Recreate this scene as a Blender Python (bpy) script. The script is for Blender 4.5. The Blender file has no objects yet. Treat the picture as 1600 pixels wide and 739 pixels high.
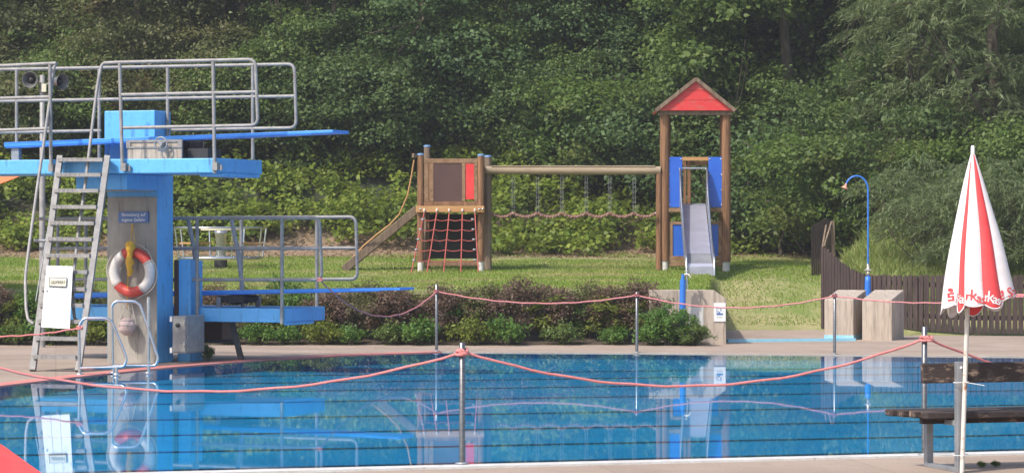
import bpy, math, random
import numpy as np
from mathutils import Vector, Matrix, noise
from mathutils.geometry import tessellate_polygon
from mathutils.bvhtree import BVHTree

rng = np.random.default_rng(7)
random.seed(7)
S = bpy.context.scene
COL = S.collection
H, FOC, YH = 1.75, 4500.0, 360.0        # eye height, focal length and horizon, in units of the 1600 px wide photo
R = math.radians

# ------------------------------------------------------------------ surveying helpers
def W(px, py, d):                        # point at distance d
    return Vector(((px - 800) / FOC * d, d, H - (py - YH) / FOC * d))
def G(px, py, z=0.0):                    # point on a level at height z
    d = (H - z) * FOC / (py - YH)
    return Vector(((px - 800) / FOC * d, d, z))
class Frame:                             # a rotated ground frame: a along, b away, z up
    def __init__(s, x, y, deg):
        s.x, s.y, s.c, s.s = x, y, math.cos(R(deg)), math.sin(R(deg)); s.deg = deg
    def p(s, a, b, z): return Vector((s.x + a*s.c + b*s.s, s.y - a*s.s + b*s.c, z))
    def at(s, px, py, b):
        k = (px - 800) / FOC
        a = (k*s.y + k*b*s.c - s.x - b*s.s) / (s.c + k*s.s)
        Y = s.y - a*s.s + b*s.c
        return (a, b, H - (py - YH) / FOC * Y)
    def w(s, px, py, b): return s.p(*s.at(px, py, b))

# ------------------------------------------------------------------ mesh helpers
class MB:
    def __init__(s): s.v, s.f, s.sm, s.mi = [], [], [], []
    def add(s, vs, fs, smooth=False, mi=0):
        n = len(s.v); s.v += [tuple(v) for v in vs]
        for f in fs: s.f.append([i + n for i in f]); s.sm.append(smooth); s.mi.append(mi)
    def hexa(s, c, mi=0):                # 8 corners: bottom 0-3 ccw, top 4-7
        s.add(c, [(3,2,1,0),(4,5,6,7),(0,1,5,4),(1,2,6,5),(2,3,7,6),(3,0,4,7)], mi=mi)
    def box(s, x0, x1, y0, y1, z0, z1, mi=0):
        s.hexa([(x0,y0,z0),(x1,y0,z0),(x1,y1,z0),(x0,y1,z0),(x0,y0,z1),(x1,y0,z1),(x1,y1,z1),(x0,y1,z1)], mi)
    def fbox(s, F, a0, a1, b0, b1, z0, z1, mi=0):
        if a0 > a1: a0, a1 = a1, a0
        if b0 > b1: b0, b1 = b1, b0
        if z0 > z1: z0, z1 = z1, z0
        q = [(a0,b0),(a1,b0),(a1,b1),(a0,b1)]
        s.hexa([F.p(a,b,z0) for a,b in q] + [F.p(a,b,z1) for a,b in q], mi)
    def beam(s, p, q, w, h, up=(0,0,1)):  # rectangular bar, w across, h along up
        p, q = Vector(p), Vector(q); t = (q-p).normalized(); up = Vector(up)
        sd = t.cross(up).normalized(); u = sd.cross(t).normalized()
        c = []
        for e in (p, q):
            for i, j in ((-1,-1),(1,-1),(1,1),(-1,1)): c.append(e + sd*w/2*i + u*h/2*j)
        s.add(c, [(0,1,2,3),(7,6,5,4),(0,4,5,1),(1,5,6,2),(2,6,7,3),(3,7,4,0)])
    def tube(s, pts, r, n=8, cap=True, closed=False):
        pts = [Vector(p) for p in pts]; m = len(pts)
        rr = r if isinstance(r, (list, tuple)) else [r]*m
        t0 = (pts[1]-pts[0]).normalized()
        a = Vector((0,0,1)) if abs(t0.z) < .9 else Vector((1,0,0))
        u = t0.cross(a).normalized(); vs = []; prev = t0
        for i, p in enumerate(pts):
            if closed: t = (pts[(i+1) % m]-pts[i-1]).normalized()
            elif i == 0: t = t0
            elif i == m-1: t = (pts[-1]-pts[-2]).normalized()
            else: t = ((pts[i+1]-p).normalized()+(p-pts[i-1]).normalized()).normalized()
            u = (u - t*u.dot(t)).normalized(); w = t.cross(u)
            for k in range(n):
                an = 2*math.pi*k/n; vs.append(p + (u*math.cos(an)+w*math.sin(an))*rr[i])
        fs = []
        for i in range(m if closed else m-1):
            j = (i+1) % m
            for k in range(n): fs.append((i*n+k, i*n+(k+1)%n, j*n+(k+1)%n, j*n+k))
        s.add(vs, fs, True)
        if cap and not closed:
            s.add(vs[:n], [tuple(range(n))[::-1]]); s.add(vs[-n:], [tuple(range(n))])
    def lathe(s, o, prof, n=20, axis=(0,0,1), smooth=True):   # prof: (radius, height)
        ax = Vector(axis).normalized(); o = Vector(o)
        u = ax.cross(Vector((0,0,1)) if abs(ax.z) < .9 else Vector((1,0,0))).normalized(); w = ax.cross(u)
        vs = []
        for r_, h_ in prof:
            for k in range(n):
                an = 2*math.pi*k/n; vs.append(o + ax*h_ + (u*math.cos(an)+w*math.sin(an))*r_)
        fs = [(i*n+k, i*n+(k+1)%n, (i+1)*n+(k+1)%n, (i+1)*n+k) for i in range(len(prof)-1) for k in range(n)]
        s.add(vs, fs, smooth)
    def prism(s, poly, off, mi=0):        # polygon (3-D points) pushed by vector off
        n = len(poly); poly = [Vector(p) for p in poly]; off = Vector(off)
        vs = poly + [p+off for p in poly]
        s.add(vs, [tuple(range(n))[::-1], tuple(range(n, 2*n))] + [(i,(i+1)%n,n+(i+1)%n,n+i) for i in range(n)], mi=mi)
    def build(s, name, mat, parent=None, origin=None, bevel=0):
        o0 = Vector(origin) if origin is not None else (OFF[parent.name] if parent else Vector((0,0,0)))
        me = bpy.data.meshes.new(name)
        me.from_pydata([tuple(Vector(v)-o0) for v in s.v], [], s.f)
        me.polygons.foreach_set('use_smooth', s.sm)
        for m in (mat if isinstance(mat, (list, tuple)) else [mat]): me.materials.append(m)
        me.polygons.foreach_set('material_index', s.mi)
        me.update()
        import bmesh
        bm = bmesh.new(); bm.from_mesh(me); bmesh.ops.recalc_face_normals(bm, faces=bm.faces); bm.to_mesh(me); bm.free()
        ob = bpy.data.objects.new(name, me); COL.objects.link(ob)
        OFF[ob.name] = o0
        if parent: ob.parent = parent
        else: ob.location = o0
        if bevel:
            b = ob.modifiers.new('bevel', 'BEVEL'); b.width = bevel; b.segments = 2; b.limit_method = 'ANGLE'; b.angle_limit = R(50)
        return ob
OFF = {}
def bend(pts, r, n=5):                   # round the corners of a polyline
    pts = [Vector(p) for p in pts]; out = [pts[0]]
    for i in range(1, len(pts)-1):
        a, b, c = pts[i-1], pts[i], pts[i+1]
        rr = min(r, (a-b).length*.45, (c-b).length*.45)
        p, q = b+(a-b).normalized()*rr, b+(c-b).normalized()*rr
        for k in range(n+1):
            t = k/n; out.append(p*(1-t)**2 + b*2*t*(1-t) + q*t*t)
    out.append(pts[-1]); return out
def tag(o, label=None, cat=None, group=None, kind=None):
    if label: o['label'] = label
    if cat: o['category'] = cat
    if group: o['group'] = group
    if kind: o['kind'] = kind
    return o
def thing(name, loc, label, cat, group=None):
    o = bpy.data.objects.new(name, None); COL.objects.link(o); o.location = loc; o.empty_display_size = .2
    OFF[o.name] = Vector(loc); return tag(o, label, cat, group)
def copy_tree(o, parent=None, matrix=None):
    c = o.copy(); COL.objects.link(c); c.parent = parent
    for ch in list(o.children): copy_tree(ch, c)
    return c
def text_mesh(body, size, bold=0.0):
    cu = bpy.data.curves.new('lettering', 'FONT'); cu.body = body; cu.size = size; cu.align_x = 'CENTER'; cu.align_y = 'CENTER'
    cu.offset = bold; cu.space_line = .9
    ob = bpy.data.objects.new('lettering', cu); COL.objects.link(ob)
    dg = bpy.context.evaluated_depsgraph_get(); dg.update()
    me = bpy.data.meshes.new_from_object(ob.evaluated_get(dg))
    vs = [v.co.copy() for v in me.vertices]; fs = [tuple(p.vertices) for p in me.polygons]
    bpy.data.objects.remove(ob); bpy.data.curves.remove(cu); bpy.data.meshes.remove(me)
    return vs, fs
def lettering(mb, body, size, o, right, up, bold=0.0, sx=1.0):
    vs, fs = text_mesh(body, size, bold); o, right, up = Vector(o), Vector(right).normalized(), Vector(up).normalized()
    mb.add([o + right*v.x*sx + up*v.y for v in vs], fs)

# ------------------------------------------------------------------ materials
def lin(c):
    return tuple(((x/255)/12.92 if x/255 <= .04045 else ((x/255+.055)/1.055)**2.4) for x in c)
class NT:
    def __init__(s, name):
        s.m = bpy.data.materials.new(name); s.m.use_nodes = True; s.t = s.m.node_tree; s.t.nodes.clear()
        s.out = s.n('ShaderNodeOutputMaterial')
    def n(s, typ, **k):
        nd = s.t.nodes.new(typ)
        for a, v in k.items(): setattr(nd, a, v)
        return nd
    def l(s, a, b): s.t.links.new(a, b)
def mix(nt, f, a, b, mode='MIX'):
    m = nt.n('ShaderNodeMix', data_type='RGBA', blend_type=mode)
    for sock, v in ((m.inputs[0], f), (m.inputs[6], a), (m.inputs[7], b)):
        if isinstance(v, (int, float)): sock.default_value = v
        elif isinstance(v, tuple): sock.default_value = (*v[:3], 1)
        else: nt.l(v, sock)
    return m.outputs[2]
def tex(nt, scale, detail=4, rough=.6, coord='Object', vec=(1,1,1), rot=(0,0,0)):
    tc = nt.n('ShaderNodeTexCoord'); mp = nt.n('ShaderNodeMapping'); mp.inputs['Scale'].default_value = vec; mp.inputs['Rotation'].default_value = rot
    nt.l(tc.outputs[coord], mp.inputs[0])
    no = nt.n('ShaderNodeTexNoise'); no.inputs['Scale'].default_value = scale; no.inputs['Detail'].default_value = detail; no.inputs['Roughness'].default_value = rough
    nt.l(mp.outputs[0], no.inputs['Vector']); return no.outputs['Fac']
def ramp(nt, fac, stops):
    r = nt.n('ShaderNodeValToRGB'); e = r.color_ramp.elements
    while len(e) < len(stops): e.new(.5)
    for el, (p, c) in zip(e, stops): el.position = p; el.color = (*c[:3], 1) if isinstance(c, tuple) else (c, c, c, 1)
    nt.l(fac, r.inputs[0]); return r.outputs[0]
def mat(name, c1, c2=None, scale=6, vec=(1,1,1), rough=.6, metal=0, bump=0, bscale=60, spots=None, spot_at=(.6,.68), spot_scale=5, spot_vec=(1,1,1), c3=None, sheen=0, spec=.5):
    nt = NT(name); p = nt.n('ShaderNodeBsdfPrincipled')
    p.inputs['Roughness'].default_value = rough; p.inputs['Metallic'].default_value = metal; p.inputs['Specular IOR Level'].default_value = spec
    if c2 is None: p.inputs['Base Color'].default_value = (*c1, 1); col = None
    else:
        col = mix(nt, ramp(nt, tex(nt, scale, vec=vec), [(.33, 0.), (.67, 1.)]), c1, c2)
        col = mix(nt, ramp(nt, tex(nt, scale*6, vec=vec), [(.3, 0.), (.7, .35)]), col, c3 or tuple(x*.7 for x in c1))
        if spots: col = mix(nt, ramp(nt, tex(nt, spot_scale, 6, .7, vec=spot_vec), [(spot_at[0], 0.), (spot_at[1], 1.)]), col, spots)
        nt.l(col, p.inputs['Base Color'])
    if bump:
        b = nt.n('ShaderNodeBump'); b.inputs['Strength'].default_value = bump; b.inputs['Distance'].default_value = .01
        nt.l(tex(nt, bscale, 5, vec=vec), b.inputs['Height']); nt.l(b.outputs[0], p.inputs['Normal'])
    nt.l(p.outputs[0], nt.out.inputs[0]); return nt.m
def leafmat(name, cols, trans=.35, patch=None, pscale=.6, rough=.5, gloss=.25):
    nt = NT(name); g = nt.n('ShaderNodeNewGeometry')
    k = len(cols); c = ramp(nt, g.outputs['Random Per Island'], [(i/(k-1), cc) for i, cc in enumerate(cols)])
    if patch: c = mix(nt, ramp(nt, tex(nt, pscale, 3), [(.5, 0.), (.66, .8)]), c, patch)
    p = nt.n('ShaderNodeBsdfPrincipled'); p.inputs['Roughness'].default_value = rough; p.inputs['Specular IOR Level'].default_value = gloss
    nt.l(c, p.inputs['Base Color'])
    t = nt.n('ShaderNodeBsdfTranslucent'); nt.l(mix(nt, .5, c, (.12,.16,.02), 'ADD'), t.inputs[0])
    m = nt.n('ShaderNodeMixShader'); m.inputs[0].default_value = trans
    nt.l(p.outputs[0], m.inputs[1]); nt.l(t.outputs[0], m.inputs[2]); nt.l(m.outputs[0], nt.out.inputs[0]); return nt.m

M = {}
M['blue'] = mat('blue_paint_concrete', (.10,.38,.70), (.12,.43,.77), 3, rough=.45, bump=.15, bscale=25, spots=(.05,.16,.30), spot_at=(.56,.70), spot_scale=7, spot_vec=(3,3,.45), c3=(.06,.27,.64))
M['darkblue'] = mat('blue_paint', (.02,.14,.55), (.03,.19,.62), 5, rough=.4)
M['panelblue'] = mat('blue_panel', (.02,.10,.52), (.025,.13,.58), 3, rough=.35)
M['board'] = mat('blue_board', (.04,.25,.76), (.05,.29,.82), 5, rough=.4, c3=(.03,.2,.6))
M['metal'] = mat('galvanised_steel', (.215,.205,.20), (.33,.32,.31), 8, rough=.55, metal=.1, bump=.1, bscale=90, spots=(.2,.16,.14), spot_at=(.62,.72), spot_scale=6)
M['steel'] = mat('stainless_steel', (.5,.52,.55), (.62,.64,.68), 3, rough=.22, metal=.9)
M['dull'] = mat('dull_steel', (.24,.25,.27), (.34,.35,.37), 5, rough=.5, metal=.4)
M['poststeel'] = mat('brushed_steel_post', (.13,.13,.135), (.24,.24,.245), 4, vec=(1,1,6), rough=.33, metal=.75)
M['horn'] = mat('dark_horn_metal', (.10,.10,.105), (.17,.165,.16), 6, rough=.5, metal=.2)  # darker than the dull steel, for the dark horns
M['black'] = mat('black_rubber', (.02,.02,.022), (.03,.03,.032), 5, rough=.6)
M['conc'] = mat('weathered_concrete', (.37,.305,.25), (.50,.42,.345), 2.2, vec=(1,1,.35), rough=.85, bump=.4, bscale=30, spots=(.22,.18,.145), spot_at=(.48,.66), spot_scale=6, spot_vec=(3.5,3.5,.22))
M['concd'] = mat('dark_concrete', (.29,.265,.235), (.40,.37,.325), 2.2, vec=(1,1,.4), rough=.85, bump=.4, bscale=30, spots=(.10,.09,.08), spot_at=(.56,.7), spot_scale=4, spot_vec=(2,2,.3))  # darker concrete tone with dark vertical streaks
M['deck'] = None
M['rope'] = mat('pink_rope', (.60,.19,.18), (.70,.27,.26), 12, rough=.7, bump=.6, bscale=200)
M['redrope'] = mat('red_net_rope', (.34,.05,.04), (.42,.11,.085), 15, rough=.7)
M['log'] = mat('round_timber', (.17,.08,.035), (.30,.155,.075), 4, vec=(4,4,.25), rough=.75, bump=.6, bscale=20, spots=(.07,.035,.02), spot_at=(.5,.66), spot_scale=7, spot_vec=(5,5,.22))
M['loggrey'] = mat('weathered_timber', (.14,.095,.065), (.27,.20,.14), 4, vec=(4,4,.25), rough=.85, bump=.6, bscale=20, spots=(.07,.05,.035), spot_at=(.52,.68), spot_scale=7, spot_vec=(5,5,.22))
M['beam'] = mat('weathered_beam', (.27,.20,.13), (.37,.29,.20), 3, vec=(.4,3,3), rough=.75, bump=.4, bscale=20)
M['plank'] = mat('brown_plank', (.18,.10,.05), (.33,.20,.12), 5, vec=(1.2,1.2,1.2), rough=.8, bump=.4, bscale=20, spots=(.09,.055,.03), spot_at=(.54,.68), spot_scale=7)
M['ledge'] = mat('orange_plank', (.40,.20,.075), (.50,.29,.13), 3, vec=(.5,3,3), rough=.7)
M['maroon'] = mat('dark_brown_panel', (.075,.035,.03), (.10,.05,.043), 2.5, rough=.5)
M['matblack'] = mat('black_mat_panel', (.022,.016,.018), (.035,.025,.026), 4, rough=.8)  # near-black panel behind the climbing net
M['red'] = mat('red_panel', (.66,.035,.04), (.72,.06,.055), 3, rough=.4)
M['roofred'] = mat('red_roof_board', (.58,.03,.035), (.68,.055,.05), 2.5, vec=(.6,1,4), rough=.5, spots=(.42,.13,.10), spot_at=(.5,.68), spot_scale=4, spot_vec=(1,1,2))
M['slide'] = mat('polished_slide_steel', (.40,.41,.49), (.50,.51,.60), 2, vec=(1,4,4), rough=.35, metal=.55)  # bluish base colour carries some of the reflected sky
M['capblue'] = mat('blue_post_cap', (.10,.20,.38), (.13,.24,.42), 5, rough=.5)
M['white'] = mat('white_paint', (.72,.72,.72), (.8,.8,.79), 4, rough=.5)
M['peel'] = mat('peeling_white_paint', (.70,.70,.69), (.78,.78,.76), 4, vec=(3,3,.6), rough=.6, spots=(.26,.21,.17), spot_at=(.63,.66), spot_scale=7, spot_vec=(3,3,.7), bump=.4, bscale=30)
M['cream'] = mat('cream_sign', (.62,.58,.42), (.66,.62,.48), 4, rough=.5)
M['ink'] = mat('dark_lettering', (.05,.05,.05))
M['signblue'] = mat('sign_blue', (.06,.14,.36), (.075,.17,.40), 3, rough=.4)
M['yellow'] = mat('yellow_cloth', (.62,.33,.02), (.75,.44,.05), 10, rough=.7, bump=.6, bscale=30)
M['buoyred'] = mat('faded_red_vinyl', (.50,.045,.035), (.62,.08,.06), 5, rough=.5)
M['buoywhite'] = mat('white_vinyl', (.62,.58,.55), (.74,.71,.68), 5, rough=.5)
M['pinkball'] = mat('faded_pink_ball', (.48,.36,.35), (.62,.48,.46), 6, rough=.7, bump=.3, bscale=60)
M['netrope'] = mat('thin_grey_cord', (.42,.38,.34))
M['clothred'] = mat('red_fabric', (.68,.05,.055), (.76,.075,.08), 2, rough=.75)
M['clothwhite'] = mat('white_fabric', (.72,.68,.68), (.80,.76,.76), 3, rough=.8)
M['orange'] = mat('orange_fabric', (.78,.14,.05), (.85,.2,.08), 2, rough=.75)
M['rust'] = mat('white_pole_rusty', (.62,.58,.52), (.7,.66,.6), 6, vec=(2,2,1), rough=.5, spots=(.35,.15,.06), spot_at=(.56,.62), spot_scale=14)
M['benchwood'] = mat('old_dark_wood', (.026,.018,.017), (.055,.037,.032), 3, vec=(.5,3,3), rough=.85, bump=.5, bscale=25, spots=(.25,.18,.13), spot_at=(.55,.64), spot_scale=6, spot_vec=(.5,3,3))
M['fence'] = mat('dark_fence_wood', (.035,.023,.022), (.08,.052,.045), 6, vec=(4,4,.4), rough=.85, bump=.4, bscale=20, spots=(.16,.12,.10), spot_at=(.62,.7), spot_scale=10, spot_vec=(4,4,.4))
M['bark'] = mat('bark', (.07,.055,.04), (.12,.095,.07), 5, vec=(2,2,.4), rough=.9, bump=.6, bscale=20)
M['lightblue'] = mat('pale_blue_paint', (.22,.50,.66), (.32,.58,.70), 4, rough=.6)
M['brass'] = mat('worn_brass_fitting', (.5,.45,.35), (.6,.56,.48), 4, rough=.35, metal=.6)
M['pinkhead'] = mat('faded_orange_plastic', (.62,.25,.17), (.68,.33,.24), 6, rough=.5)
M['pebbles'] = mat('soil', (.10,.065,.04), (.16,.11,.07), 5, rough=.95, bump=.6, bscale=30)
M['link'] = mat('brown_bridge_link', (.15,.07,.05), (.24,.12,.09), 12, rough=.6)
M['linkend'] = mat('pale_link_clamp', (.6,.52,.46))
# foliage
M['leaf_mid'] = leafmat('leaves_mid_green', [(.07,.115,.028),(.11,.165,.042),(.155,.21,.06)], patch=(.085,.125,.03))
M['leaf_dark'] = leafmat('leaves_dark_green', [(.05,.088,.028),(.08,.125,.04),(.12,.17,.055)])
M['leaf_blue'] = leafmat('leaves_cool_green', [(.052,.10,.038),(.085,.142,.052),(.125,.185,.07)])
M['leaf_olive'] = leafmat('leaves_olive', [(.085,.105,.04),(.125,.14,.055),(.17,.18,.075)], patch=(.12,.09,.035), pscale=.8)
M['leaf_bright'] = leafmat('leaves_bright_green', [(.06,.11,.022),(.09,.15,.03),(.125,.18,.04)], patch=(.13,.14,.035))
M['leaf_rust'] = leafmat('leaves_turning', [(.10,.085,.03),(.14,.095,.035),(.10,.12,.03)])
M['leaf_willow'] = leafmat('leaves_willow', [(.10,.14,.055),(.14,.18,.08),(.19,.22,.11)], rough=.45)
M['leaf_bramble'] = leafmat('leaves_bramble', [(.10,.15,.022),(.16,.22,.03),(.25,.29,.045)], patch=(.11,.15,.03), pscale=.9)
M['leaf_purple'] = leafmat('leaves_purple', [(.09,.052,.045),(.14,.078,.065),(.18,.13,.08)], trans=.25)
M['leaf_mixed'] = leafmat('leaves_bronze_green', [(.11,.065,.05),(.10,.12,.04),(.15,.10,.06),(.13,.17,.05)])
M['leaf_hedge'] = leafmat('leaves_hedge_green', [(.05,.12,.03),(.09,.18,.035),(.15,.25,.05)])
M['leaf_lime'] = leafmat('leaves_lime', [(.10,.13,.02),(.15,.19,.03),(.2,.22,.04)])
M['grass'] = leafmat('grass_blades', [(.12,.20,.025),(.19,.28,.04),(.28,.33,.07)], patch=(.40,.33,.16), pscale=.45, trans=.3)
M['tallgrass'] = leafmat('tall_grass_blades', [(.13,.19,.045),(.2,.26,.06),(.3,.3,.12)], trans=.3)
M['litter'] = leafmat('dry_litter', [(.16,.10,.06),(.25,.17,.10),(.32,.24,.15)], trans=.1)

def mat_deck(name, shift=0):
    nt = NT(name); p = nt.n('ShaderNodeBsdfPrincipled'); p.inputs['Roughness'].default_value = .88
    c = mix(nt, ramp(nt, tex(nt, .9, 5), [(.35, 0.), (.65, 1.)]), (.32,.24,.185), (.42,.325,.26))
    c = mix(nt, ramp(nt, tex(nt, 55, 3), [(.35, 0.), (.7, .5)]), c, (.22,.165,.13))
    c = mix(nt, ramp(nt, tex(nt, 7, 6, .75), [(.56, 0.), (.68, .55)]), c, (.17,.13,.105))
    # joints between slabs
    tc = nt.n('ShaderNodeTexCoord'); mp = nt.n('ShaderNodeMapping'); mp.inputs['Rotation'].default_value = (0,0,R(-9))
    nt.l(tc.outputs['Object'], mp.inputs[0])
    br = nt.n('ShaderNodeTexBrick'); br.offset = 0; br.inputs['Scale'].default_value = 1; br.inputs['Mortar Size'].default_value = .006; br.inputs['Brick Width'].default_value = 2.0; br.inputs['Row Height'].default_value = 2.0
    br.inputs['Color1'].default_value = (0,0,0,1); br.inputs['Color2'].default_value = (.12,.12,.12,1); br.inputs['Mortar'].default_value = (.4,.4,.4,1)
    nt.l(mp.outputs[0], br.inputs['Vector'])
    c = mix(nt, br.outputs['Color'], c, (.12,.095,.08))
    nt.l(c, p.inputs['Base Color'])
    b = nt.n('ShaderNodeBump'); b.inputs['Strength'].default_value = .5; b.inputs['Distance'].default_value = .01
    nt.l(tex(nt, 80, 4), b.inputs['Height']); nt.l(b.outputs[0], p.inputs['Normal'])
    nt.l(p.outputs[0], nt.out.inputs[0]); return nt.m
M['deck'] = mat_deck('deck_slabs')
M['coping'] = mat('pale_coping', (.52,.50,.47), (.66,.66,.65), 3, rough=.7, spots=(.3,.25,.2), spot_at=(.58,.68), spot_scale=8)
M['farcop'] = mat('brown_coping', (.30,.24,.20), (.40,.33,.27), 3, rough=.8)
M['copred'] = mat('faded_red_coping', (.55,.17,.14), (.64,.25,.21), 2, rough=.7, spots=(.4,.3,.25), spot_at=(.58,.66), spot_scale=9)

def mat_ground():
    nt = NT('meadow_ground'); p = nt.n('ShaderNodeBsdfPrincipled'); p.inputs['Roughness'].default_value = .95
    g = mix(nt, ramp(nt, tex(nt, .6, 5), [(.38, 0.), (.6, 1.)]), (.15,.20,.035), (.36,.30,.15))
    g = mix(nt, ramp(nt, tex(nt, 25, 3), [(.35, 0.), (.7, .7)]), g, (.09,.14,.03))
    tc = nt.n('ShaderNodeTexCoord'); sp = nt.n('ShaderNodeSeparateXYZ'); nt.l(tc.outputs['Object'], sp.inputs[0])
    # bare strip at the foot of the bank (y 60..64) and dark woodland floor beyond
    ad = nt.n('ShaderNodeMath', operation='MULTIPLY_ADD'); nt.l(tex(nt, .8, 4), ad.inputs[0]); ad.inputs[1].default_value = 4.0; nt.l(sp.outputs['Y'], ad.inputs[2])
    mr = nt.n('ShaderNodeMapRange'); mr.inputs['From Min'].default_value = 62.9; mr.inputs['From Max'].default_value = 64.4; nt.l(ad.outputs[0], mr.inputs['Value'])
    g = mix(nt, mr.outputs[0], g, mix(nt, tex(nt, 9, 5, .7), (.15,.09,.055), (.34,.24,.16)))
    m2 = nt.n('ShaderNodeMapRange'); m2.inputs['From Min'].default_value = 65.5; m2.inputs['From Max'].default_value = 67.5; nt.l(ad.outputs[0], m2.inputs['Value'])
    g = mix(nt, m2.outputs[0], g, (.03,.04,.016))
    m3 = nt.n('ShaderNodeMapRange'); m3.inputs['From Min'].default_value = 46.5; m3.inputs['From Max'].default_value = 45.8; nt.l(sp.outputs['Y'], m3.inputs['Value'])
    g = mix(nt, m3.outputs[0], g, (.07,.05,.035))
    nt.l(g, p.inputs['Base Color']); nt.l(p.outputs[0], nt.out.inputs[0]); return nt.m
M['ground'] = mat_ground()

def mat_water():
    nt = NT('pool_water')
    gl = nt.n('ShaderNodeBsdfGlossy'); gl.inputs['Roughness'].default_value = .018; gl.inputs['Color'].default_value = (.93,.96,1,1)
    tr = nt.n('ShaderNodeBsdfTransparent'); tr.inputs[0].default_value = (.75,.93,1,1)
    fr = nt.n('ShaderNodeFresnel'); fr.inputs['IOR'].default_value = 1.33
    b = nt.n('ShaderNodeBump'); b.inputs['Strength'].default_value = 1.0; b.inputs['Distance'].default_value = WAVE
    nt.l(tex(nt, 1.6, 2, vec=(.35,1,1)), b.inputs['Height']); nt.l(b.outputs[0], gl.inputs['Normal'])
    mu = nt.n('ShaderNodeMath', operation='MULTIPLY'); mu.inputs[1].default_value = REFL; nt.l(fr.outputs[0], mu.inputs[0])
    m = nt.n('ShaderNodeMixShader'); nt.l(mu.outputs[0], m.inputs[0]); nt.l(tr.outputs[0], m.inputs[1]); nt.l(gl.outputs[0], m.inputs[2])
    nt.l(m.outputs[0], nt.out.inputs[0]); return nt.m
WAVE, REFL = .00007, .88
M['water'] = mat_water()
def mat_pool(name, walls=False):
    nt = NT(name); p = nt.n('ShaderNodeBsdfPrincipled'); p.inputs['Roughness'].default_value = .6
    c = mix(nt, ramp(nt, tex(nt, .5, 4), [(.35, 0.), (.65, 1.)]), (.0,.27,.50), (.0,.34,.56))
    c = mix(nt, ramp(nt, tex(nt, 2.5, 6, .75, vec=(2,.5,1)), [(.6, 0.), (.74, .35)]), c, (.08,.42,.75))
    if walls:
        tc = nt.n('ShaderNodeTexCoord'); w = nt.n('ShaderNodeTexWave'); w.wave_type = 'BANDS'; w.bands_direction = 'X'; w.inputs['Scale'].default_value = 1.25
        nt.l(tc.outputs['Object'], w.inputs['Vector']); c = mix(nt, ramp(nt, w.outputs['Fac'], [(.965, 0.), (.985, .6)]), c, (.45,.6,.75))
    nt.l(c, p.inputs['Base Color']); nt.l(p.outputs[0], nt.out.inputs[0]); return nt.m
M['poolfloor'] = mat_pool('blue_pool_floor'); M['poolwall'] = mat_pool('blue_pool_wall', True)
M['poolline'] = mat('dark_floor_line', (.0,.05,.12))

# ------------------------------------------------------------------ terrain
def sstep(a, b, x):
    t = min(1, max(0, (x-a)/(b-a))); return t*t*(3-2*t)
def ip(x, xs, ys): return float(np.interp(x, xs, ys))
def terrain(x, y):
    far = ([68, 80, 160], [3.4, 8, 34])
    hl = ip(y, [43.55, 44.9, 46.3, 53, 56, 62, 63.4]+far[0], [-.06, .10, .80, .90, .97, 1.2, 1.33]+far[1])
    hr = ip(y, [50.4, 53.8, 57, 62, 63.4]+far[0], [-.06, .80, 1.02, 1.22, 1.4]+far[1])
    hf = ip(y, [47.8, 49, 52, 57, 62, 68, 80, 160], [-.06, .15, .8, 1.6, 2.4, 4, 8.5, 34])
    m = sstep(-.3, -.05, x - .0738*y)
    h = hl*(1-m) + hr*m
    m2 = sstep(0, .9, x-5.5-(y-50)*.13) if y > 47 else 0
    h = h*(1-m2) + hf*m2
    if y > 58: h += .25*noise.noise(Vector((x*.25, y*.25, 0)))*sstep(63, 68, y)
    if y < 43.6: h = -1.2 if y < 43.0 else -1.2 + (h+1.2)*sstep(43.0, 43.5, y)
    return h
xs = sorted(set(list(np.arange(-24, 26, .4)) + [2.9+.06*i for i in range(20)] + [-150,-90,-60,-45,-35,-29] + [29,35,45,60,90,150]))
ys = [-60,-10,20,42.8] + list(np.arange(43.2, 72, .3)) + [73,74,76,78,80,84,88,94,100,110,120,140,160]
mb = MB(); nx = len(xs)
mb.v = [(float(x), float(y), terrain(x, y)) for y in ys for x in xs]
mb.f = [[j*nx+i, j*nx+i+1, (j+1)*nx+i+1, (j+1)*nx+i] for j in range(len(ys)-1) for i in range(nx-1)]
mb.sm = [True]*len(mb.f); mb.mi = [0]*len(mb.f)
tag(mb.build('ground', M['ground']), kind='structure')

# ------------------------------------------------------------------ pool and deck
pool = [G(690,550.6), G(1000,552.4), G(1304,555.2), G(1600,558), Vector((12.5,38.9,0)), Vector((12.5,25.33,0)), G(1600,706.5), G(300,738), Vector((-8.0,19.1,0)), G(-300,641), G(0,603.5), G(140,587), G(270,574), G(400,563.5), G(540,555.5)]
def sheet(name, outer, holes, z, m, kind='structure'):
    loops = [[Vector((p[0], p[1], 0)) for p in outer]] + [[Vector((p[0], p[1], 0)) for p in h] for h in holes]
    tris = tessellate_polygon(loops); pts = [p for l in loops for p in l]
    b = MB(); b.add([(p.x, p.y, z) for p in pts], [tuple(t) for t in tris]); o = b.build(name, m); 
    for pl in o.data.polygons:
        if pl.normal.z < 0: pl.flip()
    return tag(o, kind=kind)
def offset_poly(poly, d):
    n = len(poly); out = []
    area = sum(poly[i].x*poly[(i+1)%n].y - poly[(i+1)%n].x*poly[i].y for i in range(n)); sg = 1 if area > 0 else -1
    for i in range(n):
        a, b, c = poly[i-1], poly[i], poly[(i+1)%n]
        t1, t2 = (b-a).normalized(), (c-b).normalized()
        n1, n2 = Vector((t1.y,-t1.x,0))*sg, Vector((t2.y,-t2.x,0))*sg
        bis = (n1+n2).normalized(); out.append(b + bis*d/max(.4, bis.dot(n1)))
    return out
cop = offset_poly(pool, .22)
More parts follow.
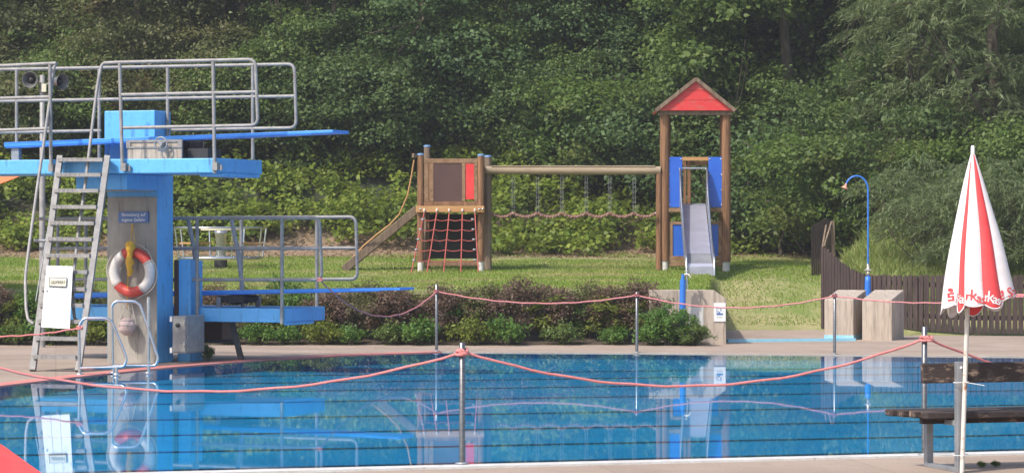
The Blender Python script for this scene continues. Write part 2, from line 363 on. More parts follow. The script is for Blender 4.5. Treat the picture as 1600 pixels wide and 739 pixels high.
sheet('deck', [(-60,-8),(60,-8),(60,47.75),(8.5,47.75),(6.2,48.4),(5.3,50.8),(3.75,50.8),(3.28,44.4),(-60,43.75)], [cop], 0.0, M['deck'])
# coping: a real kerb standing just proud of the deck, red along the diving end
def coping(idx, m, name):
    b = MB(); ins = offset_poly(pool, -.03)
    for i in idx:
        j = (i+1) % len(pool)
        q = [ins[i], ins[j], cop[j], cop[i]]
        zi, zo = .012, .016
        b.add([(q[0].x,q[0].y,zi),(q[1].x,q[1].y,zi),(q[2].x,q[2].y,zo),(q[3].x,q[3].y,zo)] + [(p.x,p.y,-.16) for p in q],
              [(0,1,2,3),(0,1,5,4),(3,2,6,7)])
    b.v = [(x, y, z if z > -.1 or k % 8 in (6,7) else -.012) for k, (x, y, z) in enumerate(b.v)]
    return tag(b.build(name, m), kind='structure')
coping([0,1,2,3,4], M['farcop'], 'pool_edge_far')
coping([5,6,7,8], M['coping'], 'pool_edge')
coping([9,10,11,12,13,14], M['copred'], 'pool_edge_red')
sheet('pool_water', offset_poly(pool, .01), [], 0.0, M['water'])
sheet('pool_floor', offset_poly(pool, .05), [], -.14, M['poolfloor'])
b = MB(); pw = offset_poly(pool, .02)
for i in range(len(pool)):
    p, q = pw[i], pw[(i+1) % len(pool)]
    b.add([(p.x,p.y,-.15),(q.x,q.y,-.15),(q.x,q.y,-.004),(p.x,p.y,-.004)], [(0,1,2,3)])
tag(b.build('pool_wall', M['poolwall']), kind='structure')
# dark lines across the floor
b = MB()
from mathutils.geometry import intersect_line_line_2d
for py in (708.5, 684.5, 660, 637, 614, 598, 585.5, 575):
    z = -.134; p = G(1300, py, z); t = Vector((.957, .29, 0)); n_ = Vector((-.29,.957,0))
    if py < 700: t = Vector((.965, .262, 0))
    hits = []
    for i in range(len(pool)):
        a, c = pool[i], pool[(i+1) % len(pool)]
        h = intersect_line_line_2d((p-t*60).to_2d(), (p+t*60).to_2d(), a.to_2d(), c.to_2d())
        if h: hits.append((h - p.to_2d()).dot(t.to_2d()))
    if len(hits) < 2: continue
    s0, s1 = min(hits), max(hits); w = .055
    b.add([p+t*s0-n_*w, p+t*s1-n_*w, p+t*s1+n_*w, p+t*s0+n_*w], [(0,1,2,3)])
tag(b.build('pool_floor_lines', M['poolline']), kind='structure')
# foot basin with pale blue rim between the wall and the shower blocks
b = MB()
p0, p1 = G(1136,534.5), G(1335,532.5)
b.beam(p0+Vector((0,0,.02)), p1+Vector((0,0,.02)), .12, .05)
b.build('foot_basin', M['lightblue'], origin=p0); tag(bpy.data.objects['foot_basin'], 'pale blue rim of the foot basin between concrete wall and shower blocks', 'foot basin')
# ------------------------------------------------------------------ diving tower, 3 m
T = Frame(-458/FOC*36.6, 36.6, 20)
zd = lambda px, py, b: T.at(px, py, b)[2]
ad = lambda px, b: T.at(px, 400, b)[0]
tw = thing('diving_tower', T.p(-1.77, 1.2, 0), 'tall blue concrete diving tower with high springboard, steel rails and steps', 'diving tower')
ztop, zbot = zd(300, 247.5, 0), zd(300, 270.5, 0)
aR, aL = ad(342, 0), -4.6
b = MB(); b.fbox(T, aL, aR, 0, 1.3, zbot, ztop); slab = b.build('platform', M['blue'], tw, bevel=.012)
b = MB(); b.fbox(T, aR-.32, aR+.012, .1, 1.2, zbot-.045, zbot-.001); b.build('drip_edge', M['blue'], slab, bevel=.006)
ca0, ca1 = -2.13, -1.385
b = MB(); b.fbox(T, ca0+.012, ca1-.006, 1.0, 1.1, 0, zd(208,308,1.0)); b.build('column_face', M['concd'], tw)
b = MB(); b.fbox(T, ca0, ca1, 1.012, 1.47, 0, zbot-.002); b.fbox(T, ca0, ca1, .15, 1.009, zd(150,296.5,.15), zbot-.003)
b.build('column', M['blue'], tw, bevel=.008)
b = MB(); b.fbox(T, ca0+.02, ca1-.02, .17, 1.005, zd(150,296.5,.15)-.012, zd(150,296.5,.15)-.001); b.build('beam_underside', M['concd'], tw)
b = MB(); b.fbox(T, ca0, ca1+.0, .93, 1.40, ztop+.001, zd(208,173,.93)); b.build('counterweight_block', M['blue'], tw, bevel=.012)
# railings
def rail(name, b_, segs, r=.0225, parent=tw, bendr=.1):
    m = MB()
    for sg in segs:
        pts = [T.w(px, py, b_) for px, py in sg]
        m.tube(bend(pts, bendr) if len(pts) > 2 else pts, r, 8)
    return m.build(name, M['metal'], parent)
n1 = rail('railing', -.05, [[(164,99),(185,97.8),(399,93.2),(403,196),(193,200)], [(190,148.5),(402,144)]])
n2 = rail('railing', -.05, [[(-90,106),(0,103.2),(88,99.2)], [(-90,156.5),(79,151.8)], [(-90,207),(80,201)]])
f1 = rail('railing', 1.25, [[(-90,111),(0,109),(460,100.5),(463,200),(266,203.5)], [(-90,161),(0,158.5),(462,150.5)], [(-90,209),(15,207),(158,204.5)]])
for x0, y0, x1, y1, b_, par in ((187,99,194,263,-.05,n1),(333,96,337,271,-.05,n1),(78,101,81,263,-.05,n2),(-60,104,-60,263,-.05,n2),
                               (26,110,26,247,1.25,f1),(155,108,155,247,1.25,f1),(262,106,262,247,1.25,f1),(395,103,395,249,1.25,f1)):
    m = MB(); p, q = T.w(x0, y0, b_), T.w(x1, y1, b_); q.x, q.y = p.x*.4+q.x*.6, p.y*.4+q.y*.6
    m.tube([p, q], .0235, 8); po = m.build('post', M['metal'], par)
    if b_ < 0:
        m = MB(); aa = T.at(x1, y1, b_)[0]; m.fbox(T, aa-.035, aa+.035, -.085, -.002, zbot+.03, zbot+.13); m.tube([T.p(aa+.07,-.03,zbot+.1), T.p(aa+.07,-.03,zbot+.03)], .018, 6); m.build('bracket', M['metal'], po)
# spring board 3 m
def springboard(parent, pts, b0, b1, th, seam=None):
    (x0,y0),(x1,y1) = pts; A, B = T.at(x0,y0,b0), T.at(x1,y1,b0)
    m = MB(); c = []
    for (a,_,z) in (A, B):
        e = th if a == A[0] else th*.6
        c.append([T.p(a,b0,z-e), T.p(a,b1,z-e), T.p(a,b1,z), T.p(a,b0,z)])
    m.add(c[0]+c[1], [(0,1,2,3),(7,6,5,4),(0,4,5,1),(1,5,6,2),(2,6,7,3),(3,7,4,0)])
    o = m.build('springboard', M['board'], parent, bevel=.006)
    m = MB()                                       # rolled edge strip under the near side
    m.beam(T.p(A[0]+.02,b0+.03,A[2]-th-.008), T.p(B[0]-.3,b0+.03,B[2]-th*.62-.008), .05, .016); m.build('edge_rib', M['darkblue'], o)
    return o, A, B
sb, A3, B3 = springboard(tw, ((6,222.5),(520,203)), .38, .90, .062)
def bd(a, A=None, B=None): A = A or A3; B = B or B3; return A[2] + (B[2]-A[2])*(a-A[0])/(B[0]-A[0])
m = MB(); a_ = ad(22,.4); m.fbox(T, a_-.06, a_+.06, .42, .50, ztop, bd(a_)-.07); m.build('board_hinge', M['dull'], tw, bevel=.01)
fa, fb = ad(199,.3), ad(284,.3)
m = MB(); m.fbox(T, fa, fb, .30, .34, ztop+.0, zd(240,219,.3)); m.fbox(T, fa, fb, .92, .96, ztop, zd(240,219,.3)); m.fbox(T, fa, fa+.04, .341, .919, ztop, zd(240,219,.3)-.02)
fl = m.build('fulcrum_frame', M['conc'], tw, bevel=.006)
m = MB(); zf = zd(240,221,.28)
m.fbox(T, fa-.01, fb+.01, .285, .299, zf-.01, zf+.02); m.fbox(T, fa-.01, fb+.01, .285, .299, zf-.085, zf-.065); m.fbox(T, fb-.05, fb+.01, .285, .2985, zf-.065, zf-.01); m.fbox(T, fa-.01, fa+.05, .285, .2985, zf-.065, zf-.01)
m.build('fulcrum_rail', M['metal'], fl)
m = MB(); aw = ad(251.5,.2); zw = zd(251.5,225,.2)
m.tube([T.p(aw+.085*math.cos(t), .2, zw+.085*math.sin(t)) for t in np.linspace(0, 2*math.pi, 25)[:-1]], .012, 6, closed=True)
for t in (0.5, 2.6, 4.7): m.tube([T.p(aw,.2,zw), T.p(aw+.085*math.cos(t), .2, zw+.085*math.sin(t))], .01, 6)
m.tube([T.p(aw,.18,zw), T.p(aw,.92,zw)], .028, 10); m.build('adjusting_wheel', M['dull'], fl)
m = MB(); m.tube([T.p(aw,.35,bd(aw)-.105), T.p(aw,.91,bd(aw)-.105)], .055, 12); m.build('fulcrum_roller', M['black'], fl)
m = MB(); m.fbox(T, fb+.01, fb+.3, .45, .85, ztop, ztop+.14); m.build('roller_track', M['black'], fl)
# steps up the tower
st = None
topL, topR = T.w(94,250,-.08), T.w(168,250,-.08)
botL, botR = G(51,580), G(122,581)
m = MB()
for p, q in ((topL, botL), (topR, botR)):
    m.beam(q+Vector((0,0,0)), p+Vector((0,0,.03)), .07, .12, up=(0,1,.2))
lad = m.build('stair_stringers', M['metal'], tw)
for y in (249,273.5,299,325,350.7,376,402,427.5,454,479,504,530,558):
    z = 2.77
    t = (y-249)/(580.5-249)                        # along the flight (nearly linear in the picture)
    tt = t*topL.y/(t*topL.y + (1-t)*botL.y)
    tt = t
    p, q = topL.lerp(botL, tt), topR.lerp(botR, tt)
    m = MB(); m.beam(p+Vector((.02,-.03,0)), q+Vector((-.02,-.03,0)), .17, .048)
    for k in range(9):
        e = p.lerp(q, (k+1)/10); m.beam(e+Vector((0,-.115,.004)), e+Vector((0,-.119,.004)), .04, .022)
    m.build('step', M['metal'], lad)
def dpt(px, py, t):                                # point beside the flight, depth from its own fraction
    d = topL.y*(1-t) + botL.y*t; return W(px, py, d)
for pts in ([(90,99),(86,106),(79,160),(70,225),(60,292),(48,379),(41,433),(42.5,483),(46,500),(54,505)],
            [(166,98.2),(160,103),(155,125),(149,169),(134,294),(123.5,364),(116.5,433),(115,468),(118,498),(126,503)]):
    m = MB(); m.tube(bend([dpt(x, y, (y-250)/330 if y > 250 else (y-250)/800) + Vector((0,-.08,0)) for x, y in pts], .12, 4), .021, 8); m.build('handrail', M['metal'], lad)
m = MB(); m.tube([topL+Vector((-.06,.3,0)), W(56,470,36.6)], .008, 6); m.build('stay', M['dull'], tw)
m = MB(); m.tube([dpt(52,376,.38)+Vector((0,.05,0)), dpt(150,376,.38)+Vector((0,.05,0))], .02, 8); m.build('stair_brace', M['dull'], tw)
# things on the column
zs = (zd(208,331,1.0), zd(208,348,1.0))
m = MB(); m.fbox(T, ad(185.5,.985), ad(232,.985), .975, .997, zs[1], zs[0]); sg = m.build('warning_sign', M['signblue'], origin=T.w(208,340,.985)); tag(sg, 'small blue sign with two lines of white writing on the tower column', 'sign')
m = MB(); sz = T.w(208,335.8,.972); rt = T.p(1,0,0)-T.p(0,0,0)
lettering(m, 'Benutzung auf', .062, T.w(208.5,335.6,.972), rt, (0,0,1), .0005); lettering(m, 'eigene Gefahr', .062, T.w(208.5,343.6,.972), rt, (0,0,1), .0005)
m.build('lettering', M['white'], sg)
# lifebuoy
lbc = T.w(206.5,425.5,.86); lb = thing('lifebuoy', lbc, 'red and white ring lifebuoy hanging on the tower column', 'lifebuoy')
rt.normalize(); up = Vector((0,0,1)); nb = T.p(0,-1,0)-T.p(0,0,0)
Rb, rb = .262, .068
def arc(t0, t1, n): return [lbc + (rt*math.cos(t)+up*math.sin(t))*Rb for t in np.linspace(t0, t1, n)]
for nm, t0, t1, mm in (('red_section', 28, 118, 'buoyred'), ('white_section', 118, 217, 'buoywhite'), ('red_section', 217, 307, 'buoyred'), ('white_section', 307, 388, 'buoywhite')):
    m = MB(); m.tube(arc(R(t0), R(t1), 16), rb, 16, cap=False); m.build(nm, M[mm], lb)
for t in (28, 118, 217, 307):
    m = MB(); m.tube(arc(R(t-3), R(t+3), 4), rb+.004, 16, cap=False); m.build('band', M['netrope'], lb)
m = MB(); pts = []
for k in range(33):
    t = R(28) + 2*math.pi*k/32; rr = Rb+rb+.012 + .035*abs(math.sin((t-R(28))*2)); pts.append(lbc + (rt*math.cos(t)+up*math.sin(t))*rr + nb*.01)
m.tube(pts, .007, 6); m.build('grab_line', M['netrope'], lb)
m = MB(); m.tube([T.w(203,392,.82), T.w(206,352,.95)], .006, 6); m.tube([T.w(212,392,.82), T.w(207,352,.95)], .006, 6); m.tube([T.w(207,352,.99), T.w(207,351,.93)], .012, 6); m.build('hanging_cord', M['yellow'], lb)
ybc = T.w(202,380,.78)
yb = MB(); yb.lathe(T.w(203,432,.77), [(.004,0),(.026,.02),(.04,.07),(.036,.13),(.05,.18),(.043,.25),(.037,.29),(.052,.33),(.062,.37),(.05,.405),(.056,.42),(.03,.46),(.004,.47)], 14)
yb.v = [(x+.014*math.sin(z*55+x*90), y, z) for x, y, z in yb.v]
yo = yb.build('throw_bag', M['yellow'], origin=ybc); tag(yo, 'crumpled yellow cloth bag hanging across the red and white lifebuoy', 'throw bag')
m = MB(); m.tube([T.w(200,430,.77), T.w(199,470,.85), T.w(200,480,.9)], .006, 6); m.build('cord', M['yellow'], yo)
bc = T.w(198.5,510,.86)
fo = thing('hanging_ball', bc, 'faded pink ball hanging in a string net below the lifebuoy', 'ball')
m = MB(); m.lathe(bc, [(.118*math.cos(t), .118*math.sin(t)) for t in np.linspace(-1.57, 1.57, 13)], 20); m.build('ball', M['pinkball'], fo)
m = MB(); tp = T.w(203,462,.95)
for k in range(6):
    an = k*math.pi/3; p = bc + (rt*math.cos(an)+nb*math.sin(an))*.122
    m.tube([tp, p+up*.08, p, bc - up*.12 + (p-bc)*.3], .004, 5)
for h_ in (-.05, .02, .08):
    rr = math.sqrt(.123**2-h_**2); m.tube([bc+up*h_+(rt*math.cos(a)+nb*math.sin(a))*rr for a in np.linspace(0, 2*math.pi, 17)[:-1]], .004, 5, closed=True)
m.build('net', M['netrope'], fo)
# white board hung on the steps
o_ = W(88,513,36.0); wb = thing('closed_board', o_, 'peeling white wooden board hung on the tower steps with a small framed sign', 'board')
q = [(72.5,415),(85.5,415.3),(99,415.6),(114,416),(109,513.5),(94,513),(79,512),(64,511)]
P = [W(x, y, 35.76+(513-y)*.0042) for x, y in q]; m = MB()
for i in range(3):
    a0, a1, c1, c0 = P[i], P[i+1], P[6-i], P[7-i]; e = (a1-a0).normalized()*.0015
    m.prism([a0+e, a1-e, c1-e, c0+e], (0,.03,0))
m.build('board', M['peel'], wb, bevel=.002)
m = MB(); Q = [W(x, y, 35.76+(513-y)*.0042-.02) for x, y in ((77,433),(105,434),(104,448.5),(76,447.5))]; m.prism(Q, (0,.012,0)); so = m.build('sign_frame', M['ink'], wb)
Q2 = [W(x, y, 35.76+(513-y)*.0042-.026) for x, y in ((78.2,434.2),(103.8,435),(102.9,447.3),(77.2,446.4))]; m = MB(); m.prism(Q2, (0,.005,0)); m.build('sign_plate', M['cream'], so)
m = MB(); lettering(m, 'GESPERRT', .058, W(90.5,441,36.025), (1,0,.0), (.02,.3,1), .0008, .72); m.build('lettering', M['ink'], so)
for x, y in ((73,454),(72,462)):
    m = MB(); m.lathe(W(x,y,35.98), [(0,0),(.008,.0),(.008,.03)], 8, axis=(0,1,0))
    m.build('bolt', M['ink'], wb)

# ------------------------------------------------------------------ low diving stand, 1 m
lo = thing('diving_stand', T.p(.2, 2.2, 0), 'low blue diving stand with springboard and steel railings behind the tower', 'diving stand')
b0, b1 = 1.62, 2.9
zt, zb = zd(400,482,b0), zd(400,503.5,b0); ae = ad(447,b0)
b = MB(); b.fbox(T, ad(60,b0), ae, b0, b1, zb, zt); ls = b.build('platform', M['blue'], lo, bevel=.012)
b = MB(); b.fbox(T, ae-.05, ae+.01, b0+.05, b1-.4, zb-.035, zb-.001); b.build('drip_edge', M['blue'], ls)
b = MB(); b.fbox(T, ad(279,1.5), ad(297,1.5), 1.5, 1.615, 0, zd(288,405,1.5)); b.fbox(T, ad(271,1.5)+.002, ad(297,1.5)-.01, 1.617, 1.9, 0, zd(288,405,1.5)-.02); b.build('post_block', M['blue'], lo, bevel=.008)
b = MB(); b.fbox(T, ad(272,1.53), ad(279,1.53)-.003, 1.53, 1.60, .4, zd(288,406,1.53)); b.build('post_infill', M['maroon'], lo)
s1, A1, B1 = springboard(lo, ((115,458),(625,449.5)), 2.0, 2.5, .055)
m = MB(); ar = ad(365,2.1); m.tube([T.p(ar,2.02,bd(ar,A1,B1)-.12), T.p(ar,2.5,bd(ar,A1,B1)-.12)], .07, 14)
for k in np.linspace(-.15, .15, 5): m.tube([T.p(ar+k,2.0,bd(ar,A1,B1)-.115), T.p(ar+k,2.5,bd(ar,A1,B1)-.115)], .05, 10)
m.build('fulcrum_roller', M['black'], lo)
m = MB(); m.fbox(T, ar-.2, ar-.14, 1.98, 2.03, zt, bd(ar,A1,B1)-.09); m.build('roller_bracket', M['dull'], lo); m = MB(); m.fbox(T, ar+.16, ar+.22, 2.45, 2.5, zt, bd(ar,A1,B1)-.09); m.build('roller_bracket', M['dull'], lo)
def rail2(b_, segs): return rail('railing', b_, segs, .0235, lo)
r1 = rail2(b0-.05, [[(62,342),(270,341),(499,340.5),(503,437),(308,437)], [(62,388.5),(502,388)], [(62,436),(310,437)]])
r2 = rail2(b1+.05, [[(100,342),(556,339),(558.5,436),(377,437)], [(100,388),(557,387.5)]])
for x, y0, y1, b_, par in ((308,341,492,b0-.05,r1),(440.5,341,506,b0-.05,r1),(90,342,482,b0-.05,r1),(134,342,482,b0-.05,r1),(377,341,480,b1+.05,r2),(495,340,484,b1+.05,r2),(220,341,482,b1+.05,r2)):
    m = MB(); p, q = T.w(x,y0,b_), T.w(x,y1,b_); m.tube([p, q], .0245, 8); m.build('post', M['metal'], par)
for pts in ([(294,344),(303,387),(309,440),(309,482)], [(362,344),(371,390),(378,440),(380,482)]):
    m = MB(); m.tube([T.w(x,y,2.3 if x > 340 else 1.75) for x, y in pts], .03, 8); m.build('slanting_stay', M['dull'], lo)
m = MB(); zL = zb
for x0, y0, x1, y1, bb in ((363,504,377,564,2.0),(300,504,308,566,2.0),(363,504,377,560,2.7)):
    m = MB(); p, q = T.w(x0,y0,bb), T.w(x1,y1,bb); q.z = 0; m.beam(q, p, .07, .09, up=(0,1,0)); m.build('support_leg', M['black'], lo)

m = MB(); m.beam(T.w(300,533,2.0), T.w(372,533,2.0), .05, .05); m.build('support_brace', M['black'], lo)
m = MB(); m.fbox(T, ad(319,2.2), ad(347,2.2), 2.2, 2.6, zd(330,531,2.2), zb-.002); m.build('support_box', M['maroon'], lo)
# switch cabinet
c0, c1 = ad(269.5,.95), ad(291,.95); zc0, zc1 = zd(280,552,.95), zd(280,493.5,.95)
cb = thing('switch_cabinet', T.p((c0+c1)/2, 1.2, zc0), 'grey metal switch cabinet fixed low beside the blue tower column', 'cabinet')
m = MB(); m.fbox(T, c0, c1, .95, 1.49, zc0, zc1); m.build('body', M['dull'], cb, bevel=.006)
m = MB(); m.fbox(T, c0+.012, c1-.008, .938, .949, zc0+.02, zc1-.02); m.fbox(T, c1+.001, c1+.012, .97, 1.46, zc0+.02, zc1-.02); dr = m.build('door', M['metal'], cb, bevel=.003)
m = MB(); m.lathe(T.p(c0+.09,.937,zc1-.12), [(.028,0),(.028,.03),(0,.03)], 12, axis=nb); m.build('knob', M['black'], dr)
m = MB()
for z in (zc0+.1, zc1-.12): m.fbox(T, c1-.03, c1-.012, .925, .937, z, z+.05)
m.build('hinge', M['steel'], dr)
for z in (zc0+.005, zc1-.075): 
    m = MB(); m.fbox(T, c0-.035, c0-.002, .94, .97, z, z+.07); m.build('bracket', M['white'], cb)
# ------------------------------------------------------------------ pool entry rails
def grab(pts, d, posts, label):
    o = thing('pool_handrail', W(posts[0][0], YH + H*FOC/d, d), label, 'handrail', 'steel handrails at the pool edge')
    m = MB(); P = [W(x, y, d) for x, y in pts]; m.tube(bend(P + [P[0]], .06), .019, 10); l = m.build('loop', M['steel'], o)
    for x, y0 in posts:
        m = MB(); t = W(x, y0, d); m.tube([t, Vector((t.x, t.y, -.13 if x > 150 else .0))], .021, 10); m.build('post', M['steel'], o)
        m = MB(); m.lathe((t.x, t.y, .012), [(.05,0),(.05,.012),(.02,.018)], 12); m.build('base_plate', M['steel'], o)
grab([(124.5,575),(123,510),(130,497),(166,497),(175,503),(198,560),(194,573)], 34.75, [(124.5,574),(182,573)], 'nearer trapezoid steel handrail at the pool edge, pink rope tied to it')
grab([(176,571),(174.7,477),(181,470.6),(211,470.6),(219,477),(247,560),(243.5,571)], 35.15, [(177,571),(232,464)], 'taller trapezoid steel handrail in front of the tower column')
# ------------------------------------------------------------------ barrier posts and ropes
def post(px, py_base, py_top, label, r=.0215):
    p = G(px, py_base); h = H - (py_top-YH)/FOC*p.y
    o = thing('barrier_post', p, label, 'post', 'steel posts carrying the pink rope round the pool')
    m = MB(); m.lathe(p, [(r,-.02),(r,h-.004),(r-.006,h),(0,h)], 16); m.build('tube', M['poststeel'], o)
    m = MB(); m.lathe(p, [(r+.03,.017),(r+.03,.024),(r+.002,.03)], 16); m.build('floor_collar', M['dull'], o)
    return p, h
pa, ha = post(722, 727.5, 535, 'steel post at the near pool edge, rope knotted near its top, left of the bench')
pb, hb = post(1444.5, 713.2, 510, 'steel post standing behind the left end of the bench')
pc, hc = post(682, 550.2, 444, 'steel post across the pool in front of the purple hedge, nearest the springboards', .021)
pd_, hd = post(995, 552.2, 456, 'steel post across the pool between the purple hedge and the concrete wall', .021)
pe, he = post(1304, 554.8, 458, 'steel post across the pool in front of the concrete shower blocks', .021)
def rope(p, q, sag, label, r=.0102, n=28, tail=None, mat_='rope'):
    m = MB(); d = q-p; pts = []
    for i in range(n+1):
        t = i/n; v = p + d*t; v.z -= 4*sag*t*(1-t) + .004*math.sin(i*1.7); pts.append(v)
    m.tube(pts, r, 7)
    for c in (p, q):                                     # knots round the post
        if tail is None or c in tail:
            m.tube([c+Vector((.03*math.cos(a), .03*math.sin(a), .012*math.sin(2*a)+.006)) for a in np.linspace(0, 6.283, 13)[:-1]], r*1.15, 6, closed=True)
            m.tube([c+Vector((.034*math.cos(a), .034*math.sin(a), -.014)) for a in np.linspace(0, 6.283, 13)[:-1]], r*1.1, 6, closed=True)
    o = m.build('rope', M[mat_], origin=p); return tag(o, label, 'rope', 'pink ropes slung between the posts')
ra = W(722,551,pa.y); rb_ = W(1444.5,529,pb.y)
rope(W(-85,553,21.6), ra+Vector((-.01,0,0)), .285, 'sagging pink rope crossing the near water in front of the diving tower')
rope(ra+Vector((.01,0,.01)), rb_, .31, 'long sagging pink rope between the near steel post and the post behind the bench')
rope(rb_+Vector((.03,0,0)), W(2020,560,24.2), .30, 'pink rope running from the bench post to the right behind the parasol pole')
rc = W(682,455,pc.y); rd = W(995,461,pd_.y); re = W(1304,462,pe.y)
rope(T.w(500,437,1.5), rc, .42, 'pink rope hanging from the low diving stand railing to the first far post')
rope(rc, rd, .145, 'pink rope in front of the purple hedge between two far posts')
rope(rd, re, .175, 'pink rope crossing in front of the concrete wall with the notice')
rope(re, W(1592,462,39.6), .10, 'pink rope from the shower block post to behind the striped parasol')
rope(W(1592,462,39.6)+Vector((.04,0,0)), W(1830,440,38.9), .1, 'short pink rope end right of the striped parasol')
rope(W(-90,520,34.6), W(124.5,512,34.72), .07, 'pink rope tied to the nearer pool handrail at the left')

# ------------------------------------------------------------------ bench
B = Frame(*G(1499,737.5).to_2d(), -16.5)
bench = thing('bench', B.p(.5,.25,0), 'weathered dark wooden bench on grey steel frames facing the pool', 'bench')
for k, a in enumerate((0, 1.55)):
    m = MB()
    m.fbox(B, a-.027, a+.027, -.03, .03, 0, .80); m.fbox(B, a-.0265, a+.0265, .031, .50, 0, .032); m.fbox(B, a-.027, a+.027, .501, .555, 0, .43)
    m.fbox(B, a-.026, a+.026, .031, .50, .335, .375); l = m.build('side_frame', M['dull'], bench, bevel=.004)
    m = MB(); m.lathe(B.p(a,-.031,.757), [(.011,0),(.011,.006),(0,.008)], 12, axis=B.p(0,-1,0)-B.p(0,0,0)); m.build('bolt', M['white'], l)
m = MB(); m.fbox(B, -.27, 1.85, .034, .085, .645, .79); m.build('backrest', M['benchwood'], bench, bevel=.01)
for i, (v0, v1) in enumerate(((.05,.165),(.175,.29),(.30,.415),(.425,.56))):
    m = MB(); e = (-.23, -.27, -.31, -.34)[i]
    m.fbox(B, e, 1.85, v0, v1, .385, .432); m.build('seat_plank', M['benchwood'], bench, bevel=.008)
m = MB(); m.fbox(B, -.2, 1.8, .2, .25, .34, .384); m.build('seat_rail', M['benchwood'], bench)
# parasol
pp = G(1503, 738.5); px0 = pp + Vector((0,0,0)); ptop = W(1520, 229, pp.y+.02)
para = thing('parasol', pp, 'closed red and white striped parasol tied to the bench', 'parasol')
m = MB(); m.tube([pp, pp.lerp(ptop, .5), ptop-Vector((0,0,.06))], [.0165,.0165,.011], 12); m.build('pole', M['rust'], para)
m = MB(); m.lathe(ptop-Vector((0,0,.09)), [(.013,.0),(.015,.05),(.013,.088),(.009,.096),(0,.097)], 14); m.build('finial', M['white'], para)
hem = W(1529, 474, pp.y); NA, NTt = 240, 46
bnd = [0, 40, 56, 91.5, 125, 180, 215, 252, 290, 325, 360]      # panel borders, degrees from the left side round the front
colr = [1, 0, 1, 0, 1, 0, 1, 0, 1, 1]                            # 1 white, 0 red
hemdrop = [.01, .04, -.005, .012, -.055, -.03, .05, .075, .085, .06]
verts, faces, mi = [], [], []
def panel(an):
    for i in range(10):
        if bnd[i] <= an < bnd[i+1]: return i, (an-bnd[i])/(bnd[i+1]-bnd[i])
    return 9, 1.
def parav(an, t):
    i, u = panel(an % 360)
    Rt = .012 + .245*(1-t)**.93 + .012*math.sin(math.pi*t)
    lobe = math.sin(math.pi*u); r_ = Rt*(1 + (.13*lobe**.8 - .05)*(1-t*.55))
    if i == 1: r_ *= .93
    c0 = hem.lerp(ptop-Vector((0,0,.05)), t)
    x, y = -math.cos(R(an)), -math.sin(R(an))
    tw_ = .012*math.sin(t*9+i)*(1-t)
    drop = (hemdrop[i]*lobe**.7)*(1-t)**4 + (.022*lobe*(1-t)**6)
    right = .035*(max(0, x)**2)*(1-t)**2
    return Vector((c0.x + x*r_*1.0 + tw_*.4, c0.y + y*r_*.9, c0.z - drop + right))
for j in range(NTt+1):
    for k in range(NA): verts.append(parav(360*k/NA, j/NTt))
for j in range(NTt):
    for k in range(NA):
        faces.append([j*NA+k, j*NA+(k+1)%NA, (j+1)*NA+(k+1)%NA, (j+1)*NA+k]); mi.append(colr[panel(360*(k+.5)/NA)[0]])
m = MB(); m.v = [tuple(v) for v in verts]; m.f = faces; m.sm = [True]*len(faces); m.mi = mi
cloth = m.build('cover', [M['clothred'], M['clothwhite']], para)
sol = cloth.modifiers.new('thickness', 'SOLIDIFY'); sol.thickness = .0025
m = MB(); hv = [v.copy() for v in verts[:NA]]; m.tube(hv, .0045, 5, closed=True); m.build('hem_piping', M['clothwhite'], cloth)
bvh = BVHTree.FromPolygons([tuple(v) for v in verts], faces)
def printed(mb, body, h_px, cx, cy, tilt=0, sx=1.0, bold=.001, shapes=None):
    vs, fs = text_mesh(body, h_px/FOC*pp.y*2.0, bold) if shapes is None else shapes
    c = W(cx, cy, pp.y); ct, s_ = math.cos(tilt), math.sin(tilt); out = []
    for v in vs:
        x, z = v.x*sx*ct - v.y*s_, v.x*sx*s_ + v.y*ct
        o = Vector((c.x+x, c.y-.8, c.z+z)); hit = bvh.ray_cast(o, Vector((0,1,0)))
        y = hit[0].y-.007 if hit[0] is not None else None
        out.append([c.x+x, y, c.z+z])
    ys = [q[1] for q in out if q[1] is not None]
    if not ys: return
    for q in out:
        if q[1] is None: q[1] = sum(ys)/len(ys)
    mb.add(out, fs)
tr_, tww = MB(), MB()
def logo(mb, cx, cy, sx):                                # a dot over a barred letter form
    u = pp.y/FOC
    V = []; Fc = []
    def poly(pts):
        n = len(V); V.extend(Vector((x*u, y*u, 0)) for x, y in pts); Fc.append(tuple(range(n, n+len(pts))))
    poly([(4.2*math.cos(a), 9+3.0*math.sin(a)) for a in np.linspace(0, 6.28, 13)[:-1]])
    poly([(-5,4),(5,5.5),(5,2.8),(-5,1.2)]); poly([(-5,4),(-2,4.4),(-2,-1.2),(-5,-1.6)]); poly([(-5,-.9),(5,.7),(5,-1.9),(-5,-3.6)]); poly([(2,.3),(5,.7),(5,-7.3),(2,-7.6)]); poly([(-5,-5.6),(5,-4.4),(5,-7.4),(-5,-8.8)])
    printed(mb, '', 0, cx, cy, 0, sx, 0, (V, Fc))
logo(tr_, 1481.5, 461.5, .9); logo(tr_, 1559.3, 464.5, .55)
for ch, cx, cy, hh, mb_, tl in (('k',1491.5,463.5,11,tww,-.1),('a',1497,466.5,10,tww,-.1),('r',1505,461.5,10,tr_,-.1),('k',1513,460.5,12,tr_,-.1),('a',1521.5,465,10.5,tr_,-.1),('s',1529,467,10,tr_,-.08),
                            ('r',1533.5,463.5,10,tww,-.1),('k',1539.5,463,12,tww,-.12),('a',1546.5,466.5,10.5,tww,-.2),('s',1552.5,468.5,10,tww,-.25),('s',1556.8,471,9,tww,-.25),
                            ('S',1572.5,457,11,tr_,.15),('p',1580,455,10,tr_,.2)):
    printed(mb_, ch, hh, cx, cy, tl, .95)
tr_.build('red_lettering', M['clothred'], cloth); tww.build('white_lettering', M['clothwhite'], cloth)
m = MB()
